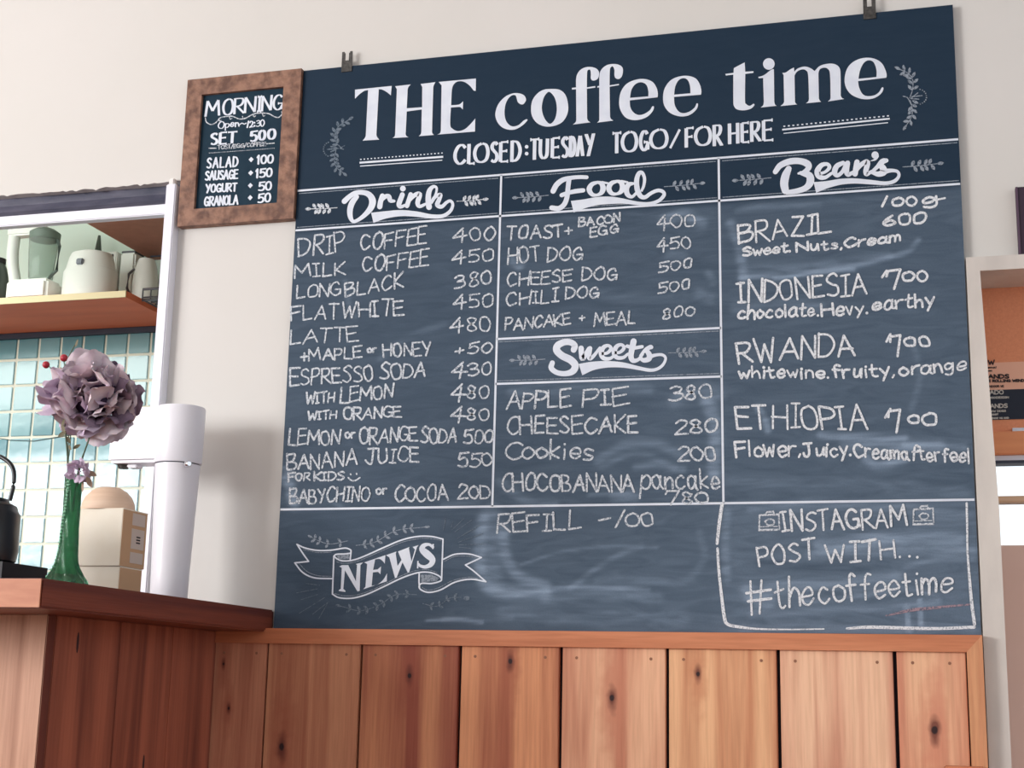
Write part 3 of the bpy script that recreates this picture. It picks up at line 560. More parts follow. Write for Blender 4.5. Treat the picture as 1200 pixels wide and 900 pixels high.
I.stroke([(892,235,22),(915,180,28),(922,110,30),(900,60,34),(870,65,40),(850,120,46),(850,190,50),(865,245,50),(890,282,44),(930,288,38),(985,250,34),(1050,225,34),(1098,240,34),(1102,275,34),(1050,325,32),(960,350,32),(850,345,34),(720,325,48),(600,318,70),(480,325,76),(360,350,84),(245,378,112)], cap='flat')
heading(I, 'painted_lettering', 'white brush script reading Food with a swash')
I = Ink(635, 390, 8)
I.stroke([(298,160,56),(308,120,58),(270,90,58),(210,88,60),(150,118,66),(140,165,68),(190,215,68),(270,255,70),(312,305,68),(290,360,62),(220,383,50),(140,372,48),(88,330,50),(98,282,48)])
I.stroke([(368,145,52),(372,200,50),(385,240,50),(440,145,32)]); I.stroke([(452,145,42),(442,235,40),(478,225,34),(545,140,26)])
for dx, dy in ((0, 0), (122, -8)): I.stroke([(550+dx,195+dy,26),(610+dx,190+dy,30),(648+dx,150+dy,34),(625+dx,120+dy,30),(580+dx,135+dy,40),(556+dx,190+dy,48),(578+dx,238+dy,40),(640+dx,240+dy,32),(685+dx,205+dy,24)])
I.stroke([(860,80,58),(845,150,54),(835,220,52),(855,260,46),(905,250,32),(945,200,26)]); I.stroke([(800,125,34),(860,142,34),(940,130,32)])
I.stroke([(925,215,26),(970,160,34),(1015,135,42),(1025,135,40)]); I.stroke([(975,160,40),(1005,200,50),(1005,242,52),(960,258,44),(930,245,34)])
I.stroke([(1010,225,40),(1070,208,30),(1130,207,28),(1160,240,26),(1135,300,28),(1080,340,30),(1010,350,32),(900,330,36),(760,302,50),(620,295,62),(480,310,80),(362,345,112)], cap='flat')
heading(I, 'painted_lettering', 'white brush script reading Sweets with a swash')
I = Ink(900, 175, 7.5)
I.stroke([(64,198,44),(110,140,52),(200,105,56),(290,105,56),(350,132,62),(352,170,48),(310,200,30),(268,212,20)]); I.stroke([(290,208,36),(362,230,64),(370,290,66),(330,340,52),(250,367,46),(165,378,38)]); I.stroke([(182,170,52),(155,230,70),(142,300,72),(152,362,64)], cap='round')
I.stroke([(440,215,28),(500,200,26),(540,160,34),(520,130,32),(470,140,42),(435,190,52),(448,238,48),(500,248,34),(560,210,26)])
I.stroke([(660,118,36),(605,148,46),(585,200,48),(610,230,36),(655,195,34),(690,125,40)]); I.stroke([(700,120,44),(690,190,46),(705,222,40),(750,200,28)])
I.stroke([(782,112,48),(765,215,50)]); I.stroke([(780,180,32),(825,130,40),(875,112,46),(860,190,46),(868,220,36),(915,190,24)])
I.dot(941,50,32); I.stroke([(958,60,34),(942,88,20),(905,102,6)])
I.stroke([(905,205,26),(960,155,36),(1005,108,50),(1040,98,38)]); I.stroke([(985,130,44),(1012,170,60),(1015,200,62),(970,218,46),(925,205,36)])
I.stroke([(1035,192,44),(1090,186,32),(1138,196,28),(1150,235,28),(1110,280,32),(1030,298,32),(900,288,40),(760,278,46),(640,285,52),(520,310,64),(412,335,96)], cap='flat')
heading(I, 'painted_lettering', "white brush script reading Bean's with a swash")
# --- leaf sprigs beside the headings
for (ox, oy, s, a, b, m) in ((340,200,4.8,(264,208),(88,216),'chalk'),(340,200,4.8,(936,172),(1112,160),'chalk'),(590,190,4.8,(254,186),(52,202),'chalkgrey'),(590,190,4.8,(905,138),(1132,117),'chalkgrey'),(590,385,4.8,(234,172),(36,180),'chalkgrey'),(590,385,4.8,(928,137),(1140,128),'chalkgrey'),(850,170,4.444,(238,170),(38,186),'chalkgrey'),(850,170,4.444,(924,114),(1134,94),'chalkgrey')):
    I = Ink(ox, oy, s); q_ = 30/math.dist(a, b); b = (b[0]+(a[0]-b[0])*q_, b[1]+(a[1]-b[1])*q_); mid = ((a[0]+b[0])/2, (a[1]+b[1])/2+2); n_ = 4
    I.sprig([a, mid, b], n_, 35, 19, 4.5, 60, .22, alt=.06); heading(I, 'leaf_sprig', 'small chalk leaf sprig', m)
I = Ink(345, 130, 9)
I.sprig([(500,395),(440,330),(425,250),(470,160),(570,95)], 6, 62, 32, 9, 50, .12, alt=.06); I.stroke([(480,395),(530,365)], 9); I.stroke([(480,395),(520,405)], 8)
I.sprig([(440,410),(420,500),(440,590),(510,650)], 5, 58, 30, 9, 55, .1, alt=.05)
for a, b in (((350,405),(460,395)),((385,375),(440,385)),((385,430),(430,410))): I.stroke([a, b], 14)
for k in range(9): an = math.radians(110+k*17); I.dot(385+78*math.cos(an), 405-78*math.sin(an), 8, 8)
heading(I, 'leaf_sprig', 'faint chalk laurel left of the title', 'chalkfaint')
I = Ink(1010, 60, 9)
I.sprig([(505,495),(535,400),(535,300),(490,235),(410,195)], 5, 72, 32, 9, 52, .18, alt=.05); I.stroke([(435,475),(480,490),(520,560)], 10)
I.sprig([(510,520),(530,600),(525,690),(470,780)], 4, 66, 32, 9, 50, .15, alt=.05)
I.leaf(530,520,-25,75,32); 
for a, b in (((525,490),(590,440)),((530,480),(635,468)),((520,500),(600,505))): I.stroke([a, b], 11)
for k in range(10): an = math.radians(75-k*16.5); I.dot(590+92*math.cos(an), 480-80*math.sin(an), 8, 8)
heading(I, 'leaf_sprig', 'grey chalk laurel right of the title', 'chalkgrey')
# --- NEWS banner
I = Ink(335, 600, 4.8)
ws = 8.5
for p in ([(270,248),(266,350),(262,462)],[(262,462),(300,482),(370,485),(450,465),(550,420),(650,372),(740,342),(810,340),(862,360),(876,378)],[(285,262),(320,275),(380,270),(450,245),(550,200),(650,158),(740,138),(820,138),(882,152)],[(884,152),(880,260),(876,378)],
          [(62,182),(110,203),(180,216),(260,214),(330,203),(362,212),(366,225),(362,265)],[(270,248),(285,238),(330,236),(362,232)],[(270,248),(285,262)],[(64,184),(95,232),(128,278)],[(128,278),(50,286)],[(50,286),(95,340),(160,370),(262,375)],
          [(888,265),(950,238),(1030,236),(1100,256)],[(1100,256),(1060,275),(1010,298)],[(1010,298),(1060,335),(1125,392)],[(1125,392),(1040,378),(950,395),(870,438),(800,452),(752,430),(762,402),(820,402),(870,388),(876,372)],[(750,348),(749,390),(752,430)]): I.stroke(p, ws)
heading(I, 'painted_banner', 'white outlined ribbon banner')
I = Ink(335, 600, 4.8)
for p in ([(285,280),(330,290),(400,278),(480,245),(570,205),(660,168),(750,150),(820,150),(872,160)],[(272,458),(330,472),(400,466),(480,440),(560,402),(650,358),(730,330),(800,325),(850,340)],[(100,212),(180,228),(255,226)],[(75,290),(120,335),(180,358),(255,362)],[(892,278),(950,250),(1020,248),(1070,258)],[(1100,385),(1040,366),(940,385),(860,426),(800,440),(765,424)]): I.stroke(p, 3.5)
I.shape([(285,246,1),(355,238,1),(358,262,1),(300,268,1)]); I.shape([(757,352,1),(820,352,1),(862,372,1),(850,388,1),(762,394,1)])
heading(I, 'painted_banner', 'thin grey inner lines and folded backs of the ribbon', 'chalkgrey')
I = Ink(390, 620, 8.571)
I.shape([(65,375,1),(92,362,1),(155,362,1),(232,525,1),(243,362,1),(232,350,1),(305,335,1),(278,362,1),(270,620,1),(248,627,1),(122,415,1),(106,600,1),(128,620,1),(125,632,1),(60,622,1),(62,612,1),(80,600,1),(90,390,1)])
I.shape([(315,335,1),(528,262,1),(522,350,1),(505,325),(470,300),(425,305,1),(405,410,1),(450,405,1),(485,375,1),(478,455,1),(455,430,1),(403,435,1),(390,570,1),(450,555),(505,510),(545,445,1),(542,525,1),(305,605,1),(328,580,1),(345,350,1)])
I.shape([(535,262,1),(640,225,1),(632,245,1),(650,370,1),(690,310,1),(655,225,1),(770,180,1),(765,195,1),(790,325,1),(825,205,1),(802,180,1),(862,160,1),(845,185,1),(765,438,1),(752,435,1),(700,335,1),(640,490,1),(625,492,1),(568,285,1)])
I.stroke([(1005,180,28),(965,155,28),(915,165,44),(898,205,60),(950,255,76),(1000,305,62),(985,355,50),(930,380,36),(880,370,28),(858,350,24)]); I.stroke([(1008,150),(1005,200)], 16, False, 'flat'); I.stroke([(855,320),(852,395)], 14, False, 'flat')
heading(I, 'painted_lettering', 'white serif capitals reading NEWS on the ribbon')
I = Ink(335, 600, 4.8)
I.sprig([(350,162),(250,180),(180,160),(150,145)], 4, 30, 15, 4, 60, .1); heading(I, 'leaf_sprig', 'short chalk sprig over the left ribbon tail', 'chalkgrey'); I = Ink(335, 600, 4.8); I.sprig([(395,188),(500,170),(620,105),(780,85)], 7, 34, 15, 4, 52, .12)
heading(I, 'leaf_sprig', 'grey chalk sprigs over the ribbon', 'chalkgrey')
I = Ink(335, 600, 4.8)
I.sprig([(735,465),(620,465),(530,520),(420,555),(310,530)], 8, 32, 15, 4, 52, .08); I.sprig([(770,515),(850,530),(920,485),(985,480)], 4, 30, 13, 4, 52, .15, tip=False); I.dot(1018,485,18,16,12); heading(I, 'leaf_sprig', 'faint chalk sprigs under the ribbon', 'chalkfaint'); I = Ink(335, 600, 4.8)
for a, b in (((885,105),(898,35)),((930,85),(940,55)),((935,100),(1000,38)),((950,112),(1045,45)),((965,148),(1090,75)),((970,170),(1110,120)),((975,185),(1110,180)),((975,198),(1040,204)),((190,412),(115,402)),((180,432),(60,455)),((185,462),(80,495)),((220,480),(75,570)),((240,505),(150,575)),((235,512),(185,600))): I.stroke([a, b], 3.2)
heading(I, 'chalk_rays', 'faint chalk rays at two corners of the ribbon', 'chalkfaint')

# --- hand-written menu
def lines(ox, oy, s, rows, cw=2.15, m='chalk'):
    for row in rows:
        for wd in row:
            I = Ink(ox, oy, s); I.cw = cw
            if isinstance(wd, list): I.stroke(wd); I.build('chalk_stroke', M[m], cb)
            else: I.word(*wd); I.build('chalk_word', M[m], cb, 'chalk handwriting reading ' + wd[0])
lines(325, 240, 4.528, (
    (('DRIP',112,272,362,246,100),('COFFEE',440,240,790,208,84),('400',936,196,1155,184,72)),
    (('MILK',90,388,362,368,72),('COFFEE',450,354,802,325,80),('450',930,312,1145,296,68)),
    (('LONG',105,494,335,478,72),('BLACK',360,488,668,440,78),('380',940,448,1140,414,74)),
    (('FLATWHITE',74,614,668,584,80),('450',936,550,1142,540,74)),
    (('LATTE',72,738,426,720,80),('480',920,676,1132,668,78)),
    (('HONEY',562,806,812,796,72),('+50',942,796,1140,782,54))))
lines(325, 410, 4.528, (
    (('+MAPLE',122,64,444,40,60),('or',478,16,524,12,34)),
    (('ESPRESSO',66,190,512,162,84),('SODA',545,155,784,142,80),('430',930,146,1138,130,68)),
    (('WITH',152,288,300,276,56),('LEMON',336,284,612,250,74),('480',926,268,1124,256,74)),
    (('WITH',162,374,312,362,42),('ORANGE',350,370,656,354,60),('480',924,378,1124,374,68)),
    (('LEMON',62,506,330,500,78),('or',360,470,412,468,46),('ORANGE',435,500,742,480,80),('SODA',762,492,950,492,78),('500',990,496,1142,490,66)),
    (('BANANA',50,640,420,612,80),('JUICE',470,606,750,592,76),('550',960,620,1132,614,68)),
    (('FOR',58,700,172,690,42),('KIDS',195,695,350,690,44),[(376,678,8),(392,692,8),(412,694,8),(438,678,8)],[(388,658,8),(390,662,8)],[(420,655,8),(421,660,8)]),
    (('BABYCHINO',65,818,485,800,76),('or',525,768,580,765,46),('COCOA',625,804,905,796,80),('20D',960,790,1132,784,70))))
lines(580, 230, 3.915, (
    (('TOAST',55,202,310,186,58),('+',322,180,352,178,50),('BACON',385,140,575,114,38),('EGG',436,190,565,160,40),('400',742,152,915,138,58)),
    (('HOT',60,312,208,290,66),('DOG',242,302,400,285,60),('450',742,252,900,234,52)),
    (('CHEESE',55,415,348,390,58),('DOG',400,388,558,378,56),('500',752,352,905,324,42)),
    (('CHILI',50,505,288,480,56),('DOG',325,472,475,460,50),('500',750,448,895,422,44)),
    (('PANCAKE',48,614,346,588,52),('+',388,574,410,572,34),('MEAL',456,598,640,582,56),('800',768,568,915,542,44))))
lines(580, 440, 4.444, (
    (('APPLE',60,175,395,160,88),('PIE',455,165,690,150,85),('380',905,136,1132,116,72)),
    (('CHEESECAKE',60,305,742,298,86),('280',935,306,1156,298,68)),
    (('C',50,436,132,436,82),('ookies',140,434,510,438,92),('200',950,444,1155,444,70)),
    (('CHOCOBANANA',34,602,724,608,88),('pancake',760,592,1172,590,110),('780',884,664,1112,666,60)),
    (('REFILL',10,820,440,802,92),('-',536,800,592,795,100),('1',620,792,672,786,80),('00',678,786,826,786,64))), 2.5)
lines(840, 180, 3.934, (
    (('BRAZIL',104,415,520,360,90),),
    (('1',760,244,792,238,42),('00',812,244,920,238,38),('g',950,240,1010,236,58),[(1000,215,9),(1052,205,9)],('600',770,334,960,322,46)),
    (('Sweet.',120,475,340,450,42),('Nuts,',370,452,580,436,42),('Cream',590,436,846,402,44)),
    (('INDONESIA',98,690,690,645,98),[(762,570,11),(782,540,11)],('7',790,618,850,612,80),('00',860,590,970,588,44)),
    (('chocolate.',100,764,470,746,60),('Hevy.',486,750,695,738,58),('earthy',720,725,1000,700,60))), 2.7, 'chalkheavy')
lines(840, 380, 3.934, (
    (('RWANDA',102,180,635,142,104),[(782,80,11),(800,45,11)],('7',808,138,862,132,92),('00',870,102,985,100,44)),
    (('whitewine.',105,248,515,246,56),('fruity,',535,244,818,240,62),('orange',846,238,1146,208,66)),
    (('ETHIOPIA',98,480,690,482,110),[(776,430,11),(800,390,11)],('7',800,490,862,482,100),('0',888,458,936,456,40),('0',955,470,1020,464,62)),
    (('Flower,',92,612,385,606,78),('Juicy.',400,610,620,606,66),('Creamafterfeel',635,612,1165,640,66))), 2.7, 'chalkheavy')
lines(830, 580, 3.692, (
    (('INSTAGRAM',322,158,858,138,84),), (('POST',222,312,462,278,84),('WITH',516,298,810,276,80),('...',828,272,915,270,60)),
    (('the',300,498,456,476,128),('coffeetime',482,472,1052,420,110),('11',186,525,240,522,150),[(165,425,12),(270,410,12)],[(172,460,12),(272,448,12)])), 2.9, 'chalkheavy')
for dx, dy in ((0, 0), (667, -25)):
    I = Ink(830, 580, 3.692)
    I.stroke([(222+dx,88+dy),(305+dx,84+dy),(308+dx,150+dy),(220+dx,152+dy),(222+dx,88+dy)], 8, False); I.stroke([(245+dx,86+dy),(255+dx,74+dy),(282+dx,72+dy),(285+dx,84+dy)], 7, False); I.stroke([(245+dx,115+dy),(262+dx,104+dy),(285+dx,112+dy),(280+dx,128+dy),(258+dx,130+dy),(245+dx,115+dy)], 7)
    I.stroke([(225+dx,138+dy),(300+dx,136+dy)], 4)
    heading(I, 'chalk_drawing', 'small chalk camera drawing beside INSTAGRAM', 'chalk')
I = Ink(830, 580, 3.692)
I.stroke([(60,40,15),(48,120,15),(38,210,13)]); I.stroke([(40,232,11),(46,330,12),(58,440,13),(70,530,15),(85,560,14),(140,572,12),(220,580,8),(360,582,6),(500,580,6)]); I.stroke([(600,578,10),(700,572,14),(860,576,14),(1000,578,13),(1150,572,14)]); I.stroke([(1118,36,10),(1120,140,9),(1122,250,9),(1132,380,12),(1140,470,14),(1152,560,14)])
heading(I, 'chalk_drawing', 'thick wavering chalk frame round the bottom right writing', 'chalkheavy')
I = Ink(830, 580, 3.692); I.stroke([(770,522,6),(880,498,14),(960,490,12),(1060,480,9),(1135,474,8)]); heading(I, 'chalk_drawing', 'rubbed pinkish chalk streak', 'chalkpink')

# ---------------------------------------------------------------- small framed morning menu
fm = empty('framed_menu', (-.127, 0, rel(.7935)), label='small morning menu slate in a distressed brown frame beside the big chalkboard', category='sign')
fx0, fx1, fz0, fz1 = -.2545, -.0015, rel(.7935), rel(1.1085)
ix0, ix1, iz0, iz1 = at(236, 150, 1, 0)[0], at(331.5, 150, 1, 0)[0], at(280, 242.5, 1, 0)[2], at(280, 108.5, 1, 0)[2]
yf = -.008
for q in ([(fx0, fz1), (fx1, fz1), (ix1, iz1), (ix0, iz1)], [(fx0, fz0), (ix0, iz0), (ix1, iz0), (fx1, fz0)], [(fx0, fz0), (fx0, fz1), (ix0, iz1), (ix0, iz0)], [(fx1, fz0), (ix1, iz0), (ix1, iz1), (fx1, fz1)]):
    prism('frame_rail', q, yf, YW-.0005, M['frame'], fm)
YM = -.001
prism('slate_panel', [(ix0-.004, iz0-.004), (ix1+.004, iz0-.004), (ix1+.004, iz1+.004), (ix0-.004, iz1+.004)], YM+.0004, YW-.001, mat('small_slate', (.006, .026, .048, 1), .6, spec=.15, noise=(40, (.012, .036, .06, 1), .2, S1)), fm)
FI = lambda y: Ink(230, y, 10.435, YM)
I = FI(100); ws = 24
for ch, a, b, yb, yt in (('M',100,290,382,190),('O',312,455,368,168),('R',452,590,352,160),('N',582,730,338,145),('I',735,800,325,135),('N',790,925,316,128),('G',925,1065,305,118)): I.sign(ch, a, b, yb, yt, 30, nib=.35, serif=14, slope=-.09)
I.build('painted_lettering', M['paint'], fm, 'white shaded capitals reading MORNING')
I = FI(100); I.stroke([(112,400),(125,450),(180,478),(240,455),(290,400),(360,382),(440,378),(520,410),(600,405),(680,360),(760,340),(880,345),(960,385),(1010,390),(1050,350),(1045,325)], 13)
for x, y in ((290,420),(420,395),(580,392),(710,365),(825,360)): I.stroke([(x-15,y-12),(x-5,y+18),(x+15,y+8)], 11)
I.build('painted_scroll', M['chalk'], fm, 'chalk scroll flourish under MORNING')
I = FI(100); I.word('Open', 275, 530, 520, 498, 78, 17, nib=.5); I.stroke([(535,478),(560,462),(585,474),(610,462)], 12); I.word('12:30', 620, 512, 825, 496, 76, 17, nib=.5)
I.build('painted_lettering', M['paint'], fm, 'small white script reading Open ~12:30')
I = FI(100)
for ch, a, b, yb, yt in (('S',160,265,728,588),('E',272,375,722,575),('T',372,500,710,570),('5',645,750,688,560),('0',752,852,672,550),('0',862,975,662,535)): I.sign(ch, a, b, yb, yt, 36, nib=.4, serif=15)
I.build('painted_lettering', M['paint'], fm, 'white bold letters reading SET 500')
I = FI(100); I.word('TOST/EGG/COFFEE', 262, 780, 850, 738, 46, 12, nib=.6); I.stroke([(152,770),(250,768)], 13, False, 'flat'); I.stroke([(855,715),(958,706)], 13, False, 'flat')
for k in range(40): I.dot(160+k*20.3, 828-k*1.5, 6, 6)
I.build('painted_lettering', M['chalk'], fm, 'tiny white line reading TOST/EGG/COFFEE over a dotted rule')
I = FI(170)
rows = (('SALAD','!00',(118,512,286,266,154,142),(640,178),(725,945,236,222,122)),('SAUSAGE','!50',(98,512,434,412,316,300),(635,342),(710,930,404,388,290)),('YOGURT','50',(105,500,584,566,476,458),(630,496),(750,922,562,552,448)),('GRANOLA','50',(88,515,748,726,628,606),(628,645),(742,912,710,694,594)))
for t, num, (a, b, y0, y1, u0, u1), (px0, py0), (na, nb_, ny0, ny1, ntop) in rows:
    I = FI(170); I.word(t, a+12, y0-6, b-10, y1-6, (y0-u0)-14, 23, nib=.75, gap=.2 if t != 'SALAD' else .34, jit=0)
    I.shape([(px0,py0,1),(px0+32,py0-34,1),(px0+62,py0-4,1),(px0+30,py0+32,1)]) ; I.word(num, na+14, ny0-6, nb_-10, ny1-6, (ny0-ntop)-14, 25, nib=.7, jit=0)
    I.build('painted_lettering', M['paint'], fm, 'white painted row reading %s +%s' % (t, num.replace('!', '1')))
# print on the board in the right opening
I = Ink(1130, 400, 3.457, YP-.0062)
I.word('W', 98, 94, 122, 93, 17, 5, jit=0); I.word('smal', 96, 109, 130, 108, 7, 2.5, jit=0); I.word('mm', 96, 122, 112, 121, 6, 2.5, jit=0); I.word('ANDS', 98, 150, 180, 149, 15, 5, jit=0); I.word('E ROLLING WEND', 98, 165, 242, 163, 9, 3.6, jit=0); I.word('INDOOR VE', 98, 186, 160, 185, 7, 2.5, jit=0)
I.build('printed_lettering', M['ink'], nb, 'dark print reading W, ANDS, E ROLLING WEND')
I = Ink(1130, 400, 3.457, YP-.0062)
I.word('ADO', 104, 214, 158, 213, 15, 4.5, jit=0); I.word('XXXDESIGN', 106, 232, 180, 230, 7, 2.5, jit=0); I.word('ANDS', 106, 270, 174, 268, 15, 4.5, jit=0); I.word('WW DDGS', 106, 287, 168, 285, 7, 2.5, jit=0); I.word('NNNGT', 106, 300, 138, 299, 6, 2.5, jit=0); I.word('NINDE VG XXD', 106, 315, 180, 313, 6, 2.5, jit=0)
I.build('printed_lettering', M['paleink'], nb, 'pale print on the navy band reading ADO, ANDS')

# ---------------------------------------------------------------- wainscot
YF = -.015
wa = empty('wall_wainscot', (.6, YW, 0), kind=K)
box('backing', (-.11, -.002, 0), (1.2505, YW-.001, ZB-.004), M['dark'], wa)
seams = [-.112, -.002, .1815, .369, .5525, .7385, .925, 1.113, 1.2268]
cols = [((150,92,74),(122,70,58)), ((176,110,86),(146,84,66)), ((188,120,92),(152,88,70)), ((208,142,108),(164,100,78)), ((226,168,136),(190,126,102)), ((230,172,130),(196,132,100)), ((232,178,140),(198,138,114)), ((230,172,136),(204,140,110))]
cols = [((206,142,112),(170,102,80)), ((208,146,112),(168,100,76)), ((214,146,108),(160,88,70)), ((230,160,118),(178,106,80)), ((244,190,154),(206,136,108)), ((244,190,146),(204,136,100)), ((246,198,164),(212,148,122)), ((244,192,154),(214,142,114))]
knp = [[(262,778),(268,830)], [(330,875)], [(480,792)], [(598,775)], [(717,818)], [(818,790)], [], [(1095,856)]]
kr = [.003, .007, .0050, .0050, .0062, .0042, .002, .0062]
for k, (a, b) in enumerate(zip(seams, seams[1:])):
    g = .0030 if k not in (0, 1) else .0016
    cx = (a+b)/2; kn = []
    for p in knp[k]:
        q = at(p[0], p[1], 1, YF); kn.append((q[0]-cx, q[2]-0, kr[k]))
    c1, c2 = cols[k]
    m = wood('cedar_plank', srgb(*c1), srgb(*c2), srgb(104, 52, 44), k*1.7+1, kn)
    pk = box('plank', (a+g, YF, 0), (b-g, -.002, rel(-.027)), m, wa, .0012)
    npx = (a+.028, b-.028) if k else (a+.022, b-.022)
    for nx_ in npx:
        bm = bmesh.new(); lathe(bm, [(.0026, 0), (.0026, .0006)], 10); bmesh.ops.rotate(bm, verts=bm.verts, cent=(0, 0, 0), matrix=Matrix.Rotation(math.radians(90), 3, 'X'))
        no = bmobj('nail_head', bm, M['nail'], pk); no.location = (nx_-cx, YF-(YF-.002)/2-.0001-.0001, rel(-.0465)); no.location.y = (YF) - (YF+(-.002))/2
t2 = empty('trim_2', (.6, 0, 0), kind=K)
prism('top_rail', [(-.112, rel(-.0285)), (1.2255, rel(-.0285)), (1.2505, rel(-.0012)), (-.112, rel(-.0012))], -.022, YW-.001, M['trimwood'], t2)
prism('end_rail', [(1.2505, rel(-.0012)), (1.2255, rel(-.0285)), (1.2275, 0), (1.2505, 0)], -.022, YW-.001, M['trimwoodv'], t2)
rb = empty('wooden_block', (1.22, -.04, 0), label='plain wooden post end standing before the plank wainscot at the bottom right corner', category='post')
box('post', (1.184, -.062, 0), (1.245, -.0225, rel(-.206)), M['trimwood'], rb, .002)

# ---------------------------------------------------------------- counter
ct = empty('counter', (-.7, -.3, 0), label='wooden service counter clad in boards toned lit in front and shaded at the side, projecting from the wall at the left', category='counter')
XE = -.0055; ZC0, ZC1 = rel(-.0075), rel(.0335)
box('countertop', (-1.5, -.742, ZC0), (XE, YW-.001, ZC1), M['counter'], ct, .003)
box('end_band', (-1.5, -.7435, ZC0+.001), (XE-.001, -.7415, ZC1-.001), M['counterend'], ct, label='cut end of the counter top, toned paler as lit')  # end grain with the light on its front put into the colour
XB = -.106
box('carcass', (-1.46, -.55, 0), (XB-.008, YW-.001, ZC0), M['dark'], ct)
def sidewood(s, kn=()):
    return wood('shaded_cedar_board', srgb(172, 102, 80), srgb(122, 68, 56), srgb(70, 34, 30), s, (), (26, 24, 1.1), .5)  # side turned from the light, its shade mixed into the colours
ys = [-.567, -.545, -.3575, -.182, -.0165]
for k, (a, b) in enumerate(zip(ys, ys[1:])):
    m = wood('corner_cedar', srgb(120, 66, 56), srgb(104, 56, 48), srgb(60, 30, 28), 31) if k == 0 else sidewood(20+k*2)
    box('side_board', (XB-.008, a+.0006, 0), (XB, b-.0006, ZC0), m, ct, .0012)
for yk, zk, r in ((at(91, 753, 0, XB)[1], at(91, 753, 0, XB)[2], .0055), (at(168, 895, 0, XB)[1], at(168, 895, 0, XB)[2], .005)):
    bm = bmesh.new(); lathe(bm, [(r*.5, 0), (r, .0002), (r, .0004)], 12, sy=.6); bmesh.ops.rotate(bm, verts=bm.verts, cent=(0, 0, 0), matrix=Matrix.Rotation(math.radians(90), 3, 'Y')); bmesh.ops.scale(bm, verts=bm.verts, vec=(1, 1, 3))
    bmobj('wood_knot', bm, mat('dark_knot', srgb(52, 30, 36), .7), ct, loc=Vector((XB-.0001, yk, zk))-ct.location, label='dark knot in a side board')
xsb = [-.106, -.29, -.475, -.66, -.845, -1.03, -1.215, -1.4]
for k, (a, b) in enumerate(zip(xsb, xsb[1:])):
    box('front_board', (b+.0006, -.567, 0), (a-.0006, -.55, ZC0), wood('lit_cedar_board', srgb(206, 160, 136), srgb(176, 130, 108), srgb(90, 50, 40), 50+k), ct, .0012)  # same cedar as the sides, lit front put into the colours
# inner sill that carries the counter through the wall
box('window_sill', (-3.1, YW+.001, rel(-.009)), (-.285, .34, ZC1), M['counter'], kind=K, label='wooden sill of the pass-through behind the counter')

# ---------------------------------------------------------------- things on the counter
def P(px_, py_, X_): return at(px_, py_, 0, X_)
def mmpx(p): return float((np.array(p)-CAM) @ CF)/FPX          # metres per photo pixel at p
# vase
vp = P(76.5, 684, -.085); vp[2] = ZC1; s = mmpx(vp)
va = empty('flower_vase', tuple(vp), label='slender twisted green glass vase with a flared foot at the counter end', category='vase')
top = at(83, 557, 1, vp[1])[2]-ZC1
prof = [(21, 0), (24.5, .01), (24, .05), (19, .11), (13.5, .2), (11, .32), (10.2, .5), (9.6, .7), (9.8, .88), (10.8, 1)]
bm = bmesh.new(); pr = [tuple(x) for x in crom([(r*s, t*top) for r, t in prof], 5)]
inner = [(r-.0016, z) for r, z in reversed(pr) if z > .018]
lathe(bm, pr+inner, 48, True, (0, 0, 0), 9, .08, 120)
bmobj('glass_body', bm, M['glass'], va, True)
bm = bmesh.new()                                       # row of beads winding up the left side
for k in range(30):
    t = .06+.9*k/30; r = np.interp(t, [b for a, b in prof], [a for a, b in prof])*s*1.03; a = math.pi+.55+.9*t*1.2
    bmesh.ops.create_uvsphere(bm, u_segments=8, v_segments=6, radius=.0021, matrix=Matrix.Translation((r*math.cos(a), r*math.sin(a), t*top)))
bmobj('glass_bead_row', bm, mat('pale_green_glass', (.35, .75, .5, 1), .1, Transmission_Weight=.3), va, True, label='pale glass beads winding up the vase')
# flowers
VY = vp[1]
def V3(px_, py_, dy=0): return Vector(at(px_, py_, 1, VY+dy))
def petal_mesh(name, l, wd, cup, ruff, m, rs):
    rr = random.Random(rs); nu, nv = 7, 6; v = []; f = []
    for i in range(nu):
        t = i/(nu-1); w_ = wd*(math.sin(math.pi*min(t*.82+.1, 1))**.7)
        for j in range(nv):
            u_ = j/(nv-1)*2-1
            v.append((u_*w_/2, -cup*l*(t*t)*.7 + cup*wd*.5*u_*u_ + rr.uniform(-ruff, ruff)*t*l, l*t*(1-.10*u_*u_) + rr.uniform(-ruff, ruff)*l*.5*t))
    for i in range(nu-1):
        for j in range(nv-1): a = i*nv+j; f.append((a, a+1, a+nv+1, a+nv))
    me = bpy.data.meshes.new(name); me.from_pydata(v, [], f); me.update(); me.polygons.foreach_set('use_smooth', [True]*len(f)); me.materials.append(m); return me
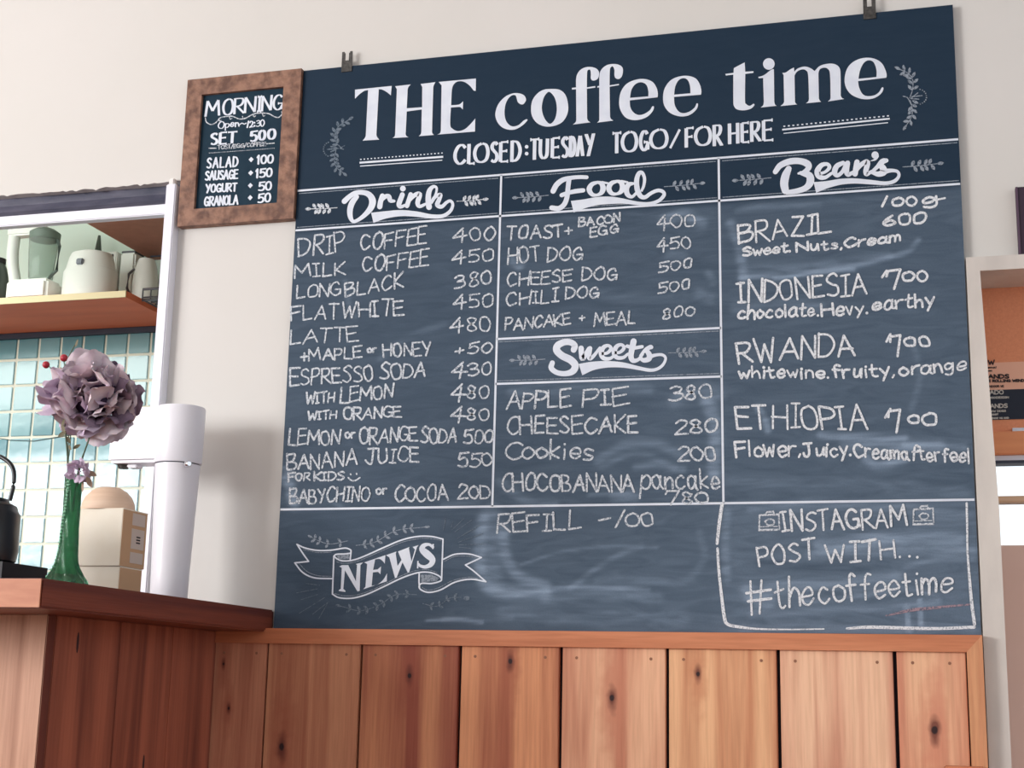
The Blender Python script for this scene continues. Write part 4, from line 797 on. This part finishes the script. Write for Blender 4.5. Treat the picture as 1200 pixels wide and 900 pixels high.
def bloom(owner, c, R_, n, meshes, face, rnd, flat=.85, inner=.35):
    """petals on shells about c, opening towards face"""
    face = Vector(face).normalized()
    for k in range(n):
        t = (k+.5)/n; th = math.acos(1-1.75*t); ph = k*2.39996
        q = face.to_track_quat('Z', 'Y'); d = q @ Vector((math.sin(th)*math.cos(ph), math.sin(th)*math.sin(ph), math.cos(th)*flat)); d.normalize()
        o = bpy.data.objects.new('petal', meshes[rnd.randrange(len(meshes))]); link(o, owner)
        tang = (face - d*face.dot(d)); tang = tang.normalized() if tang.length > .1 else Vector((rnd.uniform(-1, 1), rnd.uniform(-1, 1), 1)).normalized()
        lean = rnd.uniform(.0, .5); zax = (d*(.75+lean*.4) + tang*(.55-lean)).normalized() ; yax = (-face + zax*face.dot(zax)); yax = yax.normalized() if yax.length > .05 else Vector((0, 1, 0))
        xax = yax.cross(zax).normalized(); yax = zax.cross(xax)
        mt = Matrix((xax, yax, zax)).transposed().to_4x4() @ Matrix.Rotation(rnd.uniform(-.5, .5), 4, 'Z')
        r0 = R_*rnd.uniform(inner, .66)*(1 if th > .4 else .6)
        mt.translation = Vector(c) + d*r0 - owner.location; o.matrix_local = mt
rnd = random.Random(4)
C0 = V3(113, 466, .01); Rb = 51*s
fl = empty('hydrangea_flower', tuple(V3(84, 557)), label='large ruffled mauve flower head leaning right above the vase', category='flower')
ms = [petal_mesh('petal', Rb*.60, Rb*.78, .3, .07, M['petal'], k) for k in range(3)] + [petal_mesh('petal', Rb*.55, Rb*.8, .5, .09, M['petaldark'], 7)] + [petal_mesh('petal', Rb*.5, Rb*.66, .4, .08, M['petalpale'], 9)]
bm = bmesh.new(); bmesh.ops.create_icosphere(bm, subdivisions=2, radius=Rb*.55, matrix=Matrix.Translation(C0-fl.location)); bmobj('flower_core', bm, mat('deep_violet_core', srgb(70, 54, 82), .9), fl, True, label='dark violet heart')
bloom(fl, C0, Rb, 72, ms, (.25, -1, .1), rnd)
bm = bmesh.new(); tube(bm, [tuple(p-fl.location) for p in (V3(85, 600), V3(90, 562), V3(97, 535), V3(104, 515), V3(110, 490, .01))], .0014); bmobj('stem', bm, M['stem'], fl, True)
# paler left side bloom cluster
fl2 = fl
ms2 = [petal_mesh('petal', Rb*.5, Rb*.5, .4, .05, M['petalpale'], 20+k) for k in range(3)]+[petal_mesh('petal', Rb*.45, Rb*.5, .4, .05, M['petal'], 27)]
bloom(fl2, V3(78, 462, -.014), Rb*.55, 22, ms2, (-.5, -1, .2), rnd, inner=.1)
bm = bmesh.new(); tube(bm, [tuple(p-fl2.location) for p in (V3(81, 600), V3(80, 560), V3(79, 530), V3(76, 500), V3(76, 470))], .0014); bmobj('stem', bm, M['stem'], fl2, True)
def small_leaf(owner, c, l, m, ang, tilt=0):
    v = []; f = []
    for i in range(6):
        t = i/5; w_ = l*.42*math.sin(math.pi*t)**.8
        v += [(-w_/2, 0, l*t), (0, l*.06*math.sin(math.pi*t), l*t), (w_/2, 0, l*t)]
    for i in range(5): a = i*3; f += [(a, a+1, a+4, a+3), (a+1, a+2, a+5, a+4)]
    o = meshobj('leaf', v, f, m, owner, True); o.location = Vector(c)-owner.location; o.rotation_euler = (tilt, ang, rnd.uniform(-.6, .6)); return o
for px_, py_, a in ((78, 505, -2.2), (72, 498, 2.4), (76, 490, -2.6)): small_leaf(fl2, V3(px_, py_, -.016), 13*s, M['leaf'], a)
# small lilac bloom at the vase mouth
fl3 = empty('small_flower', tuple(V3(88, 560, -.012)), label='small pale lilac flower drooping at the mouth of the vase', category='flower')
ms3 = [petal_mesh('petal', 10*s, 11*s, .35, .06, M['petalpale'], 40+k) for k in range(3)]
bloom(fl3, V3(92, 551, -.016), 14*s, 20, ms3, (.1, -1, .1), rnd, inner=.2)
for px_, py_, a in ((99, 552, 1.9), (101, 558, 2.6), (97, 562, 3.0)): small_leaf(fl3, V3(px_, py_, -.014), 16*s, M['dryleaf'], a)
bm = bmesh.new(); tube(bm, [tuple(p-fl3.location) for p in (V3(90, 570, -.004), V3(91, 556, -.010), V3(92, 548, -.014))], .0012); bmobj('stem', bm, M['stem'], fl3, True)
# leafy sprig with berries
sp = empty('berry_sprig', tuple(V3(80, 557, .004)), label='thin sprig with two red berries and small brown leaves rising from the vase', category='sprig')
bm = bmesh.new()
for pl_ in ([(81,600),(79,556),(80,520),(83,470),(76,430),(74,418)], [(81,455),(68,440),(56,428)], [(80,540),(82,522),(83,505)], [(83,470),(70,452),(60,448)], [(76,430),(82,415),(88,404)]): tube(bm, [tuple(V3(a, b, .062*max(0, min(1, (590-b)/110)))-sp.location) for a, b in pl_], .0009, 6)
bmobj('stem', bm, M['stem'], sp, True)
for px_, py_, r in ((54, 427.5, 4.6), (75, 419.5, 4.8)):
    bm = bmesh.new(); bmesh.ops.create_uvsphere(bm, u_segments=14, v_segments=10, radius=r*s); bmobj('berry', bm, M['berry'], sp, True, loc=V3(px_, py_, .062)-sp.location)
for px_, py_, a in ((60,454,-1.2),(66,446,.3),(68,440,-.8),(72,444,1.2),(79,434,.9),(75,438,-.6),(62,448,2.4),(85,526,1.0),(83,520,-.6),(80,522,2.2),(88,407,.4),(91,415,2.2),(58,457,3.0)): small_leaf(sp, V3(px_, py_, .060 if py_ < 470 else .035), 11*s, M['leaf'], a)
tw = empty('trailing_twig', tuple(V3(0, 514, .03)), label='long thin bare green twig sagging left from the large flower', category='twig')
bm = bmesh.new(); tube(bm, [tuple(V3(a, b, .03)-tw.location) for a, b in ((-60,500),(-20,510),(12,516),(40,517),(70,512),(96,507),(112,500))], [.0004, .0006, .0008, .0009, .001, .0011, .0012], 6); bmobj('twig', bm, mat('dark_teal_twig', srgb(66, 92, 92), .6), tw, True)

# cardboard boxes
XBX = -.125
bp1 = P(140, 663, XBX); bp2 = P(169, 663, XBX)
Yb0, Yb1 = bp1[1], bp2[1]; zbm = bp1[2]; ztop = P(140, 594, XBX)[2]; xl = at(86, 630, 1, Yb0)[0]
def carton(name, label, a, b, over=0):
    e = empty(name, ((a[0]+b[0])/2, (a[1]+b[1])/2, a[2]), label=label, category='box', group='cartons stacked on the counter')
    box('carton_body', a, (b[0]-.0006, b[1], b[2]-.0005), M['card'], e, .001); box('side_panel', (b[0]-.0008, a[1]+.0008, a[2]+.0005), (b[0], b[1]-.0008, b[2]-.001), M['kraft'], e, label='brown kraft side')
    box('lid_seam', (a[0]-.0004, a[1]-.0004, b[2]-.0016), (b[0]+.0002, b[1], b[2]), M['card'], e); return e
c1_ = carton('cardboard_box', 'lower white and kraft carton under the other on the counter', (xl+.004, Yb0+.004, ZC1), (XBX-.001, Yb1-.004, zbm-.0006))
c2_ = carton('cardboard_box', 'upper cream carton with pale stickers on its brown side', (xl, Yb0, zbm), (XBX, Yb1, ztop))
for za, zb_ in ((.08, .27), (.33, .68), (.74, .95)):
    h = ztop-zbm; st = box('sticker', (XBX, Yb0+(Yb1-Yb0)*.38, zbm+h*za), (XBX+.0006, Yb0+(Yb1-Yb0)*.9, zbm+h*zb_), M['sticker'], c2_, label='pale sticker')
    if za == .33:
        for j in range(3): box('print_mark', (XBX+.0006, Yb0+(Yb1-Yb0)*(.58), zbm+h*(.43+.05*j)), (XBX+.0009, Yb0+(Yb1-Yb0)*.74, zbm+h*(.455+.05*j)), M['ink'], c2_)
# upturned bowl
bc = at(127, 592, 1, (Yb0+Yb1)/2); sb = mmpx(bc); rad = min(31*sb, .052)
bw = empty('wooden_bowl', (bc[0], (Yb0+Yb1)/2, ztop), label='beige wooden bowl turned upside down on top of the cartons', category='bowl')
bm = bmesh.new(); lathe(bm, [(rad, 0), (rad*1.0, .004), (rad*.97, rad*.28), (rad*.86, rad*.52), (rad*.66, rad*.74), (rad*.4, rad*.88), (rad*.02, rad*.93)], 40, True); bmobj('bowl_shell', bm, mat('pale_beech', srgb(240, 210, 186), .6, noise=(10, srgb(226, 192, 166), .2, (1, 1, 12))), bw, True)

# water dispenser
YD = -.115
dc = at(203, 600, 1, YD); sd = mmpx(dc); XD = at(204.5, 600, 1, YD)[0]
ds = empty('water_dispenser', (XD, YD, ZC1), label='tall white cylindrical dispenser with a side spout arm, against the wall on the counter', category='dispenser')
zsm = at(205, 541, 1, YD-.03)[2]-ZC1; ztp = at(205, 474, 1, YD-.03)[2]-ZC1
bm = bmesh.new(); lathe(bm, [(.0315, 0), (.0335, .004), (.0345, .06), (.0375, zsm*.6), (.0412, zsm-.002)], 56); bmobj('body', bm, M['plastic'], ds, True)
bm = bmesh.new(); lathe(bm, [(.0395, zsm-.002), (.0395, zsm)], 56); bmobj('seam_ring', bm, M['slatetrim'], ds, True)
bm = bmesh.new(); lathe(bm, [(.0428, zsm), (.0436, zsm+.002), (.0448, ztp-.004), (.0435, ztp-.0008), (.038, ztp)], 56); bmobj('head', bm, M['plastic'], ds, True)
xa = at(131, 510, 1, YD-.02)[0]-XD
bm = bmesh.new(); addbox(bm, (xa, -.03, zsm+.001), (-.01, .03, ztp-.002), .006); bmobj('spout_arm', bm, M['plastic'], ds)
bm = bmesh.new(); lathe(bm, [(.009, zsm-.006), (.012, zsm+.002)], 24, c=(xa+.018, 0, 0)); bmobj('spout', bm, M['darkiron'], ds, True, label='dull metal spout')
bm = bmesh.new(); addbox(bm, (xa+.031, -.012, zsm-.006), (xa+.052, .012, zsm+.001), .002); bmobj('outlet_block', bm, M['plastic'], ds)
bm = bmesh.new(); lathe(bm, [(.003, 0), (.0055, .0005), (.006, .004), (.006, .014), (.004, .017)], 20)
kb = bmobj('knob', bm, M['chrome'], ds, True, label='chrome knob'); kb.rotation_euler = (math.radians(90), 0, math.radians(50)); kb.location = (.0325, -.030, zsm-.006)

# kettle on a black stand
XK = -.17
kp = P(52, 672, -.11); YKt = kp[1]
zk0, zk1 = ZC1, at(40, 657, 1, YKt)[2]
kt = empty('warming_stand', (-.22, YKt+.05, ZC1), label='flat black warming plate at the left end of the counter', category='hotplate')
XS = at(56, 665, 1, YKt+.12)[0]
prism('plate_body', [(-.42, zk0), (XS, zk0), (XS, zk1-.001), (-.42, zk1+.002)], YKt, YKt+.12, M['blackmatt'], kt)
kx = at(-22, 620, 1, YKt+.06)[0]; sk = mmpx(at(0, 620, 1, YKt+.06))
ke = empty('kettle', (kx, YKt+.06, zk1+.002), label='black kettle with an arched handle, cut by the left edge of the photo', category='kettle')
zz2 = lambda y: at(10, y, 1, YKt+.06)[2]-(zk1+.002)
bm = bmesh.new(); lathe(bm, [(36*sk, 0), (42*sk, .004), (44*sk, .02), (43*sk, zz2(602)), (40*sk, zz2(598)), (38*sk, zz2(592)), (30*sk, zz2(588)), (12*sk, zz2(584))], 44); bmobj('body', bm, M['black'], ke, True)
bm = bmesh.new(); lathe(bm, [(30*sk, zz2(590)), (28*sk, zz2(584)), (10*sk, zz2(580)), (4*sk, zz2(572))], 32); bmobj('lid', bm, M['black'], ke, True)
bm = bmesh.new(); pts = [(35*sk, 0, zz2(587)), (38*sk, 0, zz2(570)), (37*sk, 0, zz2(553)), (28*sk, 0, zz2(541)), (10*sk, 0, zz2(533)), (-10*sk, 0, zz2(533)), (-28*sk, 0, zz2(541)), (-37*sk, 0, zz2(553)), (-38*sk, 0, zz2(570)), (-35*sk, 0, zz2(587))]
tube(bm, [tuple(p) for p in crom(pts, 4)], 2.6*sk, 10); bmobj('handle', bm, M['black'], ke, True)
bm = bmesh.new(); tube(bm, [(-40*sk, 0, .03), (-60*sk, 0, .05), (-72*sk, 0, zz2(600))], [8*sk, 6*sk, 4*sk], 12); bmobj('spout', bm, M['black'], ke, True)

# ---------------------------------------------------------------- kitchen shelf and what stands on it
def yatz(px_, py_, z): return at(px_, py_, 2, z)
fr = yatz(60, 353, zs); Ysf = fr[1]; xsr = yatz(140, 344.5, zs)[0]; th = at(60, 345.6, 1, Ysf)[2]-zs
sh = empty('wall_shelf', (-2, YK, zs), label='orange-red wooden shelf with a cream front edge on the kitchen wall', category='shelf')
box('shelf_board', (-3.6, Ysf+.004, zs), (xsr, YK-.001, zs+th), M['orangewood'], sh); box('front_edge', (-3.6, Ysf, zs), (xsr, Ysf+.004, zs+th), M['creamedge'], sh, label='cream front edge')
box('under_shelf_strip', (-3.6, YK-.02, zs-.018), (xsr+.08, YK-.0065, zs-.0005), M['slatetrim'], sh, label='blue-black strip under the shelf')  # dark strip along the wall below the shelf
zt = zs+th
# upper cabinet board
uz = at(178, 305, 1, YK)[2]; ul = at(178, 305, 1, YK)[0]; uy = yatz(100, 262, uz)[1]
up = empty('wall_cabinet', (-.9, YK, uz), label='brown cabinet base high on the right in the kitchen, seen from below', category='cabinet')
box('bottom_board', (ul, uy-.35, uz), (-.625, YK-.001, uz+.03), M['brownply'], up); box('batten', (ul+.02, YK-.045, uz-.004), (-.625, YK-.04, uz), M['slatetrim'], up)
# stand blender
YI = Ysf+.07
def S(px_, py_, Y_=None): return at(px_, py_, 1, YI if Y_ is None else Y_)
si = mmpx(S(60, 320)); bl = empty('stand_blender', (S(42, 340)[0], YI, zt), label='white stand blender with a clear jar, left on the kitchen shelf', category='blender')
H2 = lambda y: S(50, y)[2]-zt
bx = lambda px_: S(px_, 320)[0]-bl.location.x
bm = bmesh.new(); addbox(bm, (bx(18), -.045, 0), (bx(66), .045, H2(330)), .01); bmobj('motor_base', bm, M['appliance'], bl)
bm = bmesh.new(); pts = [(bx(24), 0, 0), (bx(18), 0, H2(325)), (bx(13), 0, H2(300)), (bx(13), 0, H2(268))]; tube(bm, [tuple(p) for p in crom(pts, 4)], 7*si, 14); bmobj('column', bm, M['appliance'], bl, True)
bm = bmesh.new(); addbox(bm, (bx(8), -.02, H2(276)), (bx(52), .02, H2(266)), .005); bmobj('top_arm', bm, M['appliance'], bl)
bm = bmesh.new(); lathe(bm, [(13*si, H2(329)), (14*si, H2(326)), (16*si, H2(300)), (17*si, H2(276)), (16*si, H2(276)), (15*si, H2(300)), (12.5*si, H2(326))], 32, False, (bx(48), 0, 0)); bmobj('jar', bm, M['clear'], bl, True, label='clear jar')
bm = bmesh.new(); lathe(bm, [(17.5*si, H2(282)), (18*si, H2(274)), (12*si, H2(270))], 32, True, (bx(49), 0, 0)); bmobj('jar_lid', bm, mat('grey_green_plastic', srgb(120, 136, 126), .5), bl, True, label='grey green lid')
bm = bmesh.new(); tube(bm, [(bx(64), 0, H2(282)), (bx(67), 0, H2(290)), (bx(66), 0, H2(318)), (bx(56), 0, H2(328))], 2*si, 8); bmobj('jar_handle', bm, mat('smoky_plastic', srgb(90, 104, 98), .4), bl, True)
# rice cooker
rc = empty('rice_cooker', (S(100, 340)[0], YI+.02, zt), label='rounded white rice cooker beside the blender on the kitchen shelf', category='rice cooker')
r_ = 31*si
bm = bmesh.new(); lathe(bm, [(r_*.92, 0), (r_*1.05, .008), (r_*1.04, H2(322)), (r_*.96, H2(318))], 40, sy=.8); bmobj('body', bm, M['appliance'], rc, True)
bm = bmesh.new(); lathe(bm, [(r_*.97, H2(318)), (r_*.86, H2(305)), (r_*.78, H2(300)), (r_*.5, H2(297.5)), (r_*.1, H2(297))], 40, sy=.8); bmobj('lid', bm, M['appliance'], rc, True)
bm = bmesh.new(); addbox(bm, (-.01, -r_*.85, H2(318)), (.012, -r_*.6, H2(311)), .003); bmobj('latch', bm, M['steel'], rc)
# clutter at far left and right of the shelf
dk = empty('dark_jar', (S(-6, 340)[0], YI, zt), label='dark lidded jar at the left end of the kitchen shelf', category='jar')
bm = bmesh.new(); lathe(bm, [(14*si, 0), (16*si, .01), (15*si, H2(318)), (9*si, H2(306))], 28); bmobj('body', bm, mat('murky_jar', srgb(74, 84, 78), .4), dk, True)
bm = bmesh.new(); lathe(bm, [(9.5*si, H2(306)), (9.5*si, H2(300))], 24); bmobj('lid', bm, M['blackmatt'], dk, True)
def Q(px_, py_, Y_=YK-.06): return at(px_, py_, 1, Y_)
bt = empty('bottle', (Q(117, 320)[0], YK-.08, zt), label='narrow dark grey bottle behind the rice cooker', category='bottle'); b0 = Q(117, 276, YK-.08)[2]-zt; sq = mmpx(Q(117, 300))
bm = bmesh.new(); lathe(bm, [(4*sq, 0), (4*sq, b0*.62), (5.5*sq, b0*.66), (3.5*sq, b0*.85), (1.5*sq, b0)], 20); bmobj('glass', bm, mat('dark_grey_bottle', srgb(86, 98, 90), .3), bt, True)
mw = empty('oven', (Q(134, 340)[0], YK-.05, zt), label='small white countertop oven with a black door on the kitchen shelf', category='oven')
mx0, mx1, mz1 = Q(121, 310)[0], Q(146, 310)[0], Q(134, 298)[2]
xend = xsr
box('case', (mx0, YK-.09, zt), (min(mx1, xsr-.001)-.012, YK-.008, mz1), M['appliance'], mw, .003); box('door', (mx0+.012, YK-.094, zt+.01), (min(mx1, xsr)-.022, YK-.09, mz1-.01), M['blackmatt'], mw, .001, label='black glass door')
# wire rack right of the shelf end with a white pot and a box on it
rk = empty('wire_rack', (xsr+.1, YK-.1, zs), label='grey wire rack fixed to the kitchen wall right of the orange shelf', category='rack')
rx0, rx1, ry0, ry1 = xsr+.006, -.66, YK-.26, YK-.01; bm = bmesh.new()
for k in range(11): y = ry0+(ry1-ry0)*k/10; tube(bm, [(rx0-rk.location.x, y-rk.location.y, .02), (rx1-rk.location.x, y-rk.location.y, .02)], .0028, 6)
bmobj('rack_wires', bm, M['steel'], rk, True)
bm = bmesh.new()
for z_ in (.012, .045):
    tube(bm, [(rx0-rk.location.x, ry0-rk.location.y, z_), (rx1-rk.location.x, ry0-rk.location.y, z_)], .004, 8)
for k in range(14): x = rx0+(rx1-rx0)*k/13-rk.location.x; tube(bm, [(x, ry0-rk.location.y, .012), (x, ry0-rk.location.y, .045)], .0022, 6); tube(bm, [(x, ry0-rk.location.y, .014), (x, ry1-rk.location.y, .014)], .0022, 6)
bmobj('rack_frame', bm, M['steel'], rk, True)
zrk = zs+.023
pt = empty('enamel_pot', (Q(171, 320, YK-.15)[0], YK-.15, zrk), label='round white pot on the wire rack', category='pot'); sp_ = mmpx(Q(171, 320, YK-.13)); pz = Q(171, 307, YK-.13)[2]-zrk
bm = bmesh.new(); lathe(bm, [(10*sp_, 0), (14*sp_, .01), (15*sp_, pz*.5), (12*sp_, pz*.85), (9*sp_, pz)], 32); bmobj('body', bm, M['appliance'], pt, True)
bm = bmesh.new(); tube(bm, [(-13*sp_, -.01, pz*.8), (-20*sp_, -.01, pz*.7), (-21*sp_, -.01, pz*.4), (-14*sp_, -.01, pz*.2)], .004, 8); bmobj('handle', bm, M['steel'], pt, True)
wb = empty('canister', (Q(154, 320, YK-.05)[0], YK-.05, zrk), label='upright white canister between the oven and the round pot', category='canister')
wz = Q(152, 298, YK-.06)[2]; bm = bmesh.new(); addbox(bm, (-.026, -.03, 0), (.026, .03, wz-zrk), .006); bmobj('body', bm, M['appliance'], wb)
bm = bmesh.new(); addbox(bm, (-.024, -.028, wz-zrk), (.024, .03, wz-zrk+.006), .002); bmobj('lid', bm, M['steel'], wb)
wx = empty('white_tin', (Q(190, 320, YK-.07)[0]+.035, YK-.05, zrk), label='pale square tin at the right end of the wire rack', category='tin')
wz2 = Q(186, 303, YK-.07)[2]; bm = bmesh.new(); addbox(bm, (-.032, -.035, 0), (.032, .035, wz2-zrk), .004); bmobj('body', bm, M['whiteframe'], wx)
bm = bmesh.new(); addbox(bm, (-.033, -.036, wz2-zrk), (.033, .036, wz2-zrk+.006), .002); bmobj('lid', bm, M['plastic'], wx)

# ---------------------------------------------------------------- dark plaque on the right casing
pq = empty('small_dark_board', (1.39, -.0, rel(.637)), label='small plum black board standing on the white casing at the right edge', category='sign')
prism('board', [(1.3385, rel(.6372)), (1.46, rel(.6372)), (1.46, rel(.757)), (1.3385, rel(.757))], -.001, YW-.0005, M['plum'], pq)
prism('edge_strip', [(1.3385, rel(.6372)), (1.342, rel(.6372)), (1.342, rel(.757)), (1.3385, rel(.757))], -.003, -.001, mat('plum_edge', srgb(84, 62, 82), .6), pq)
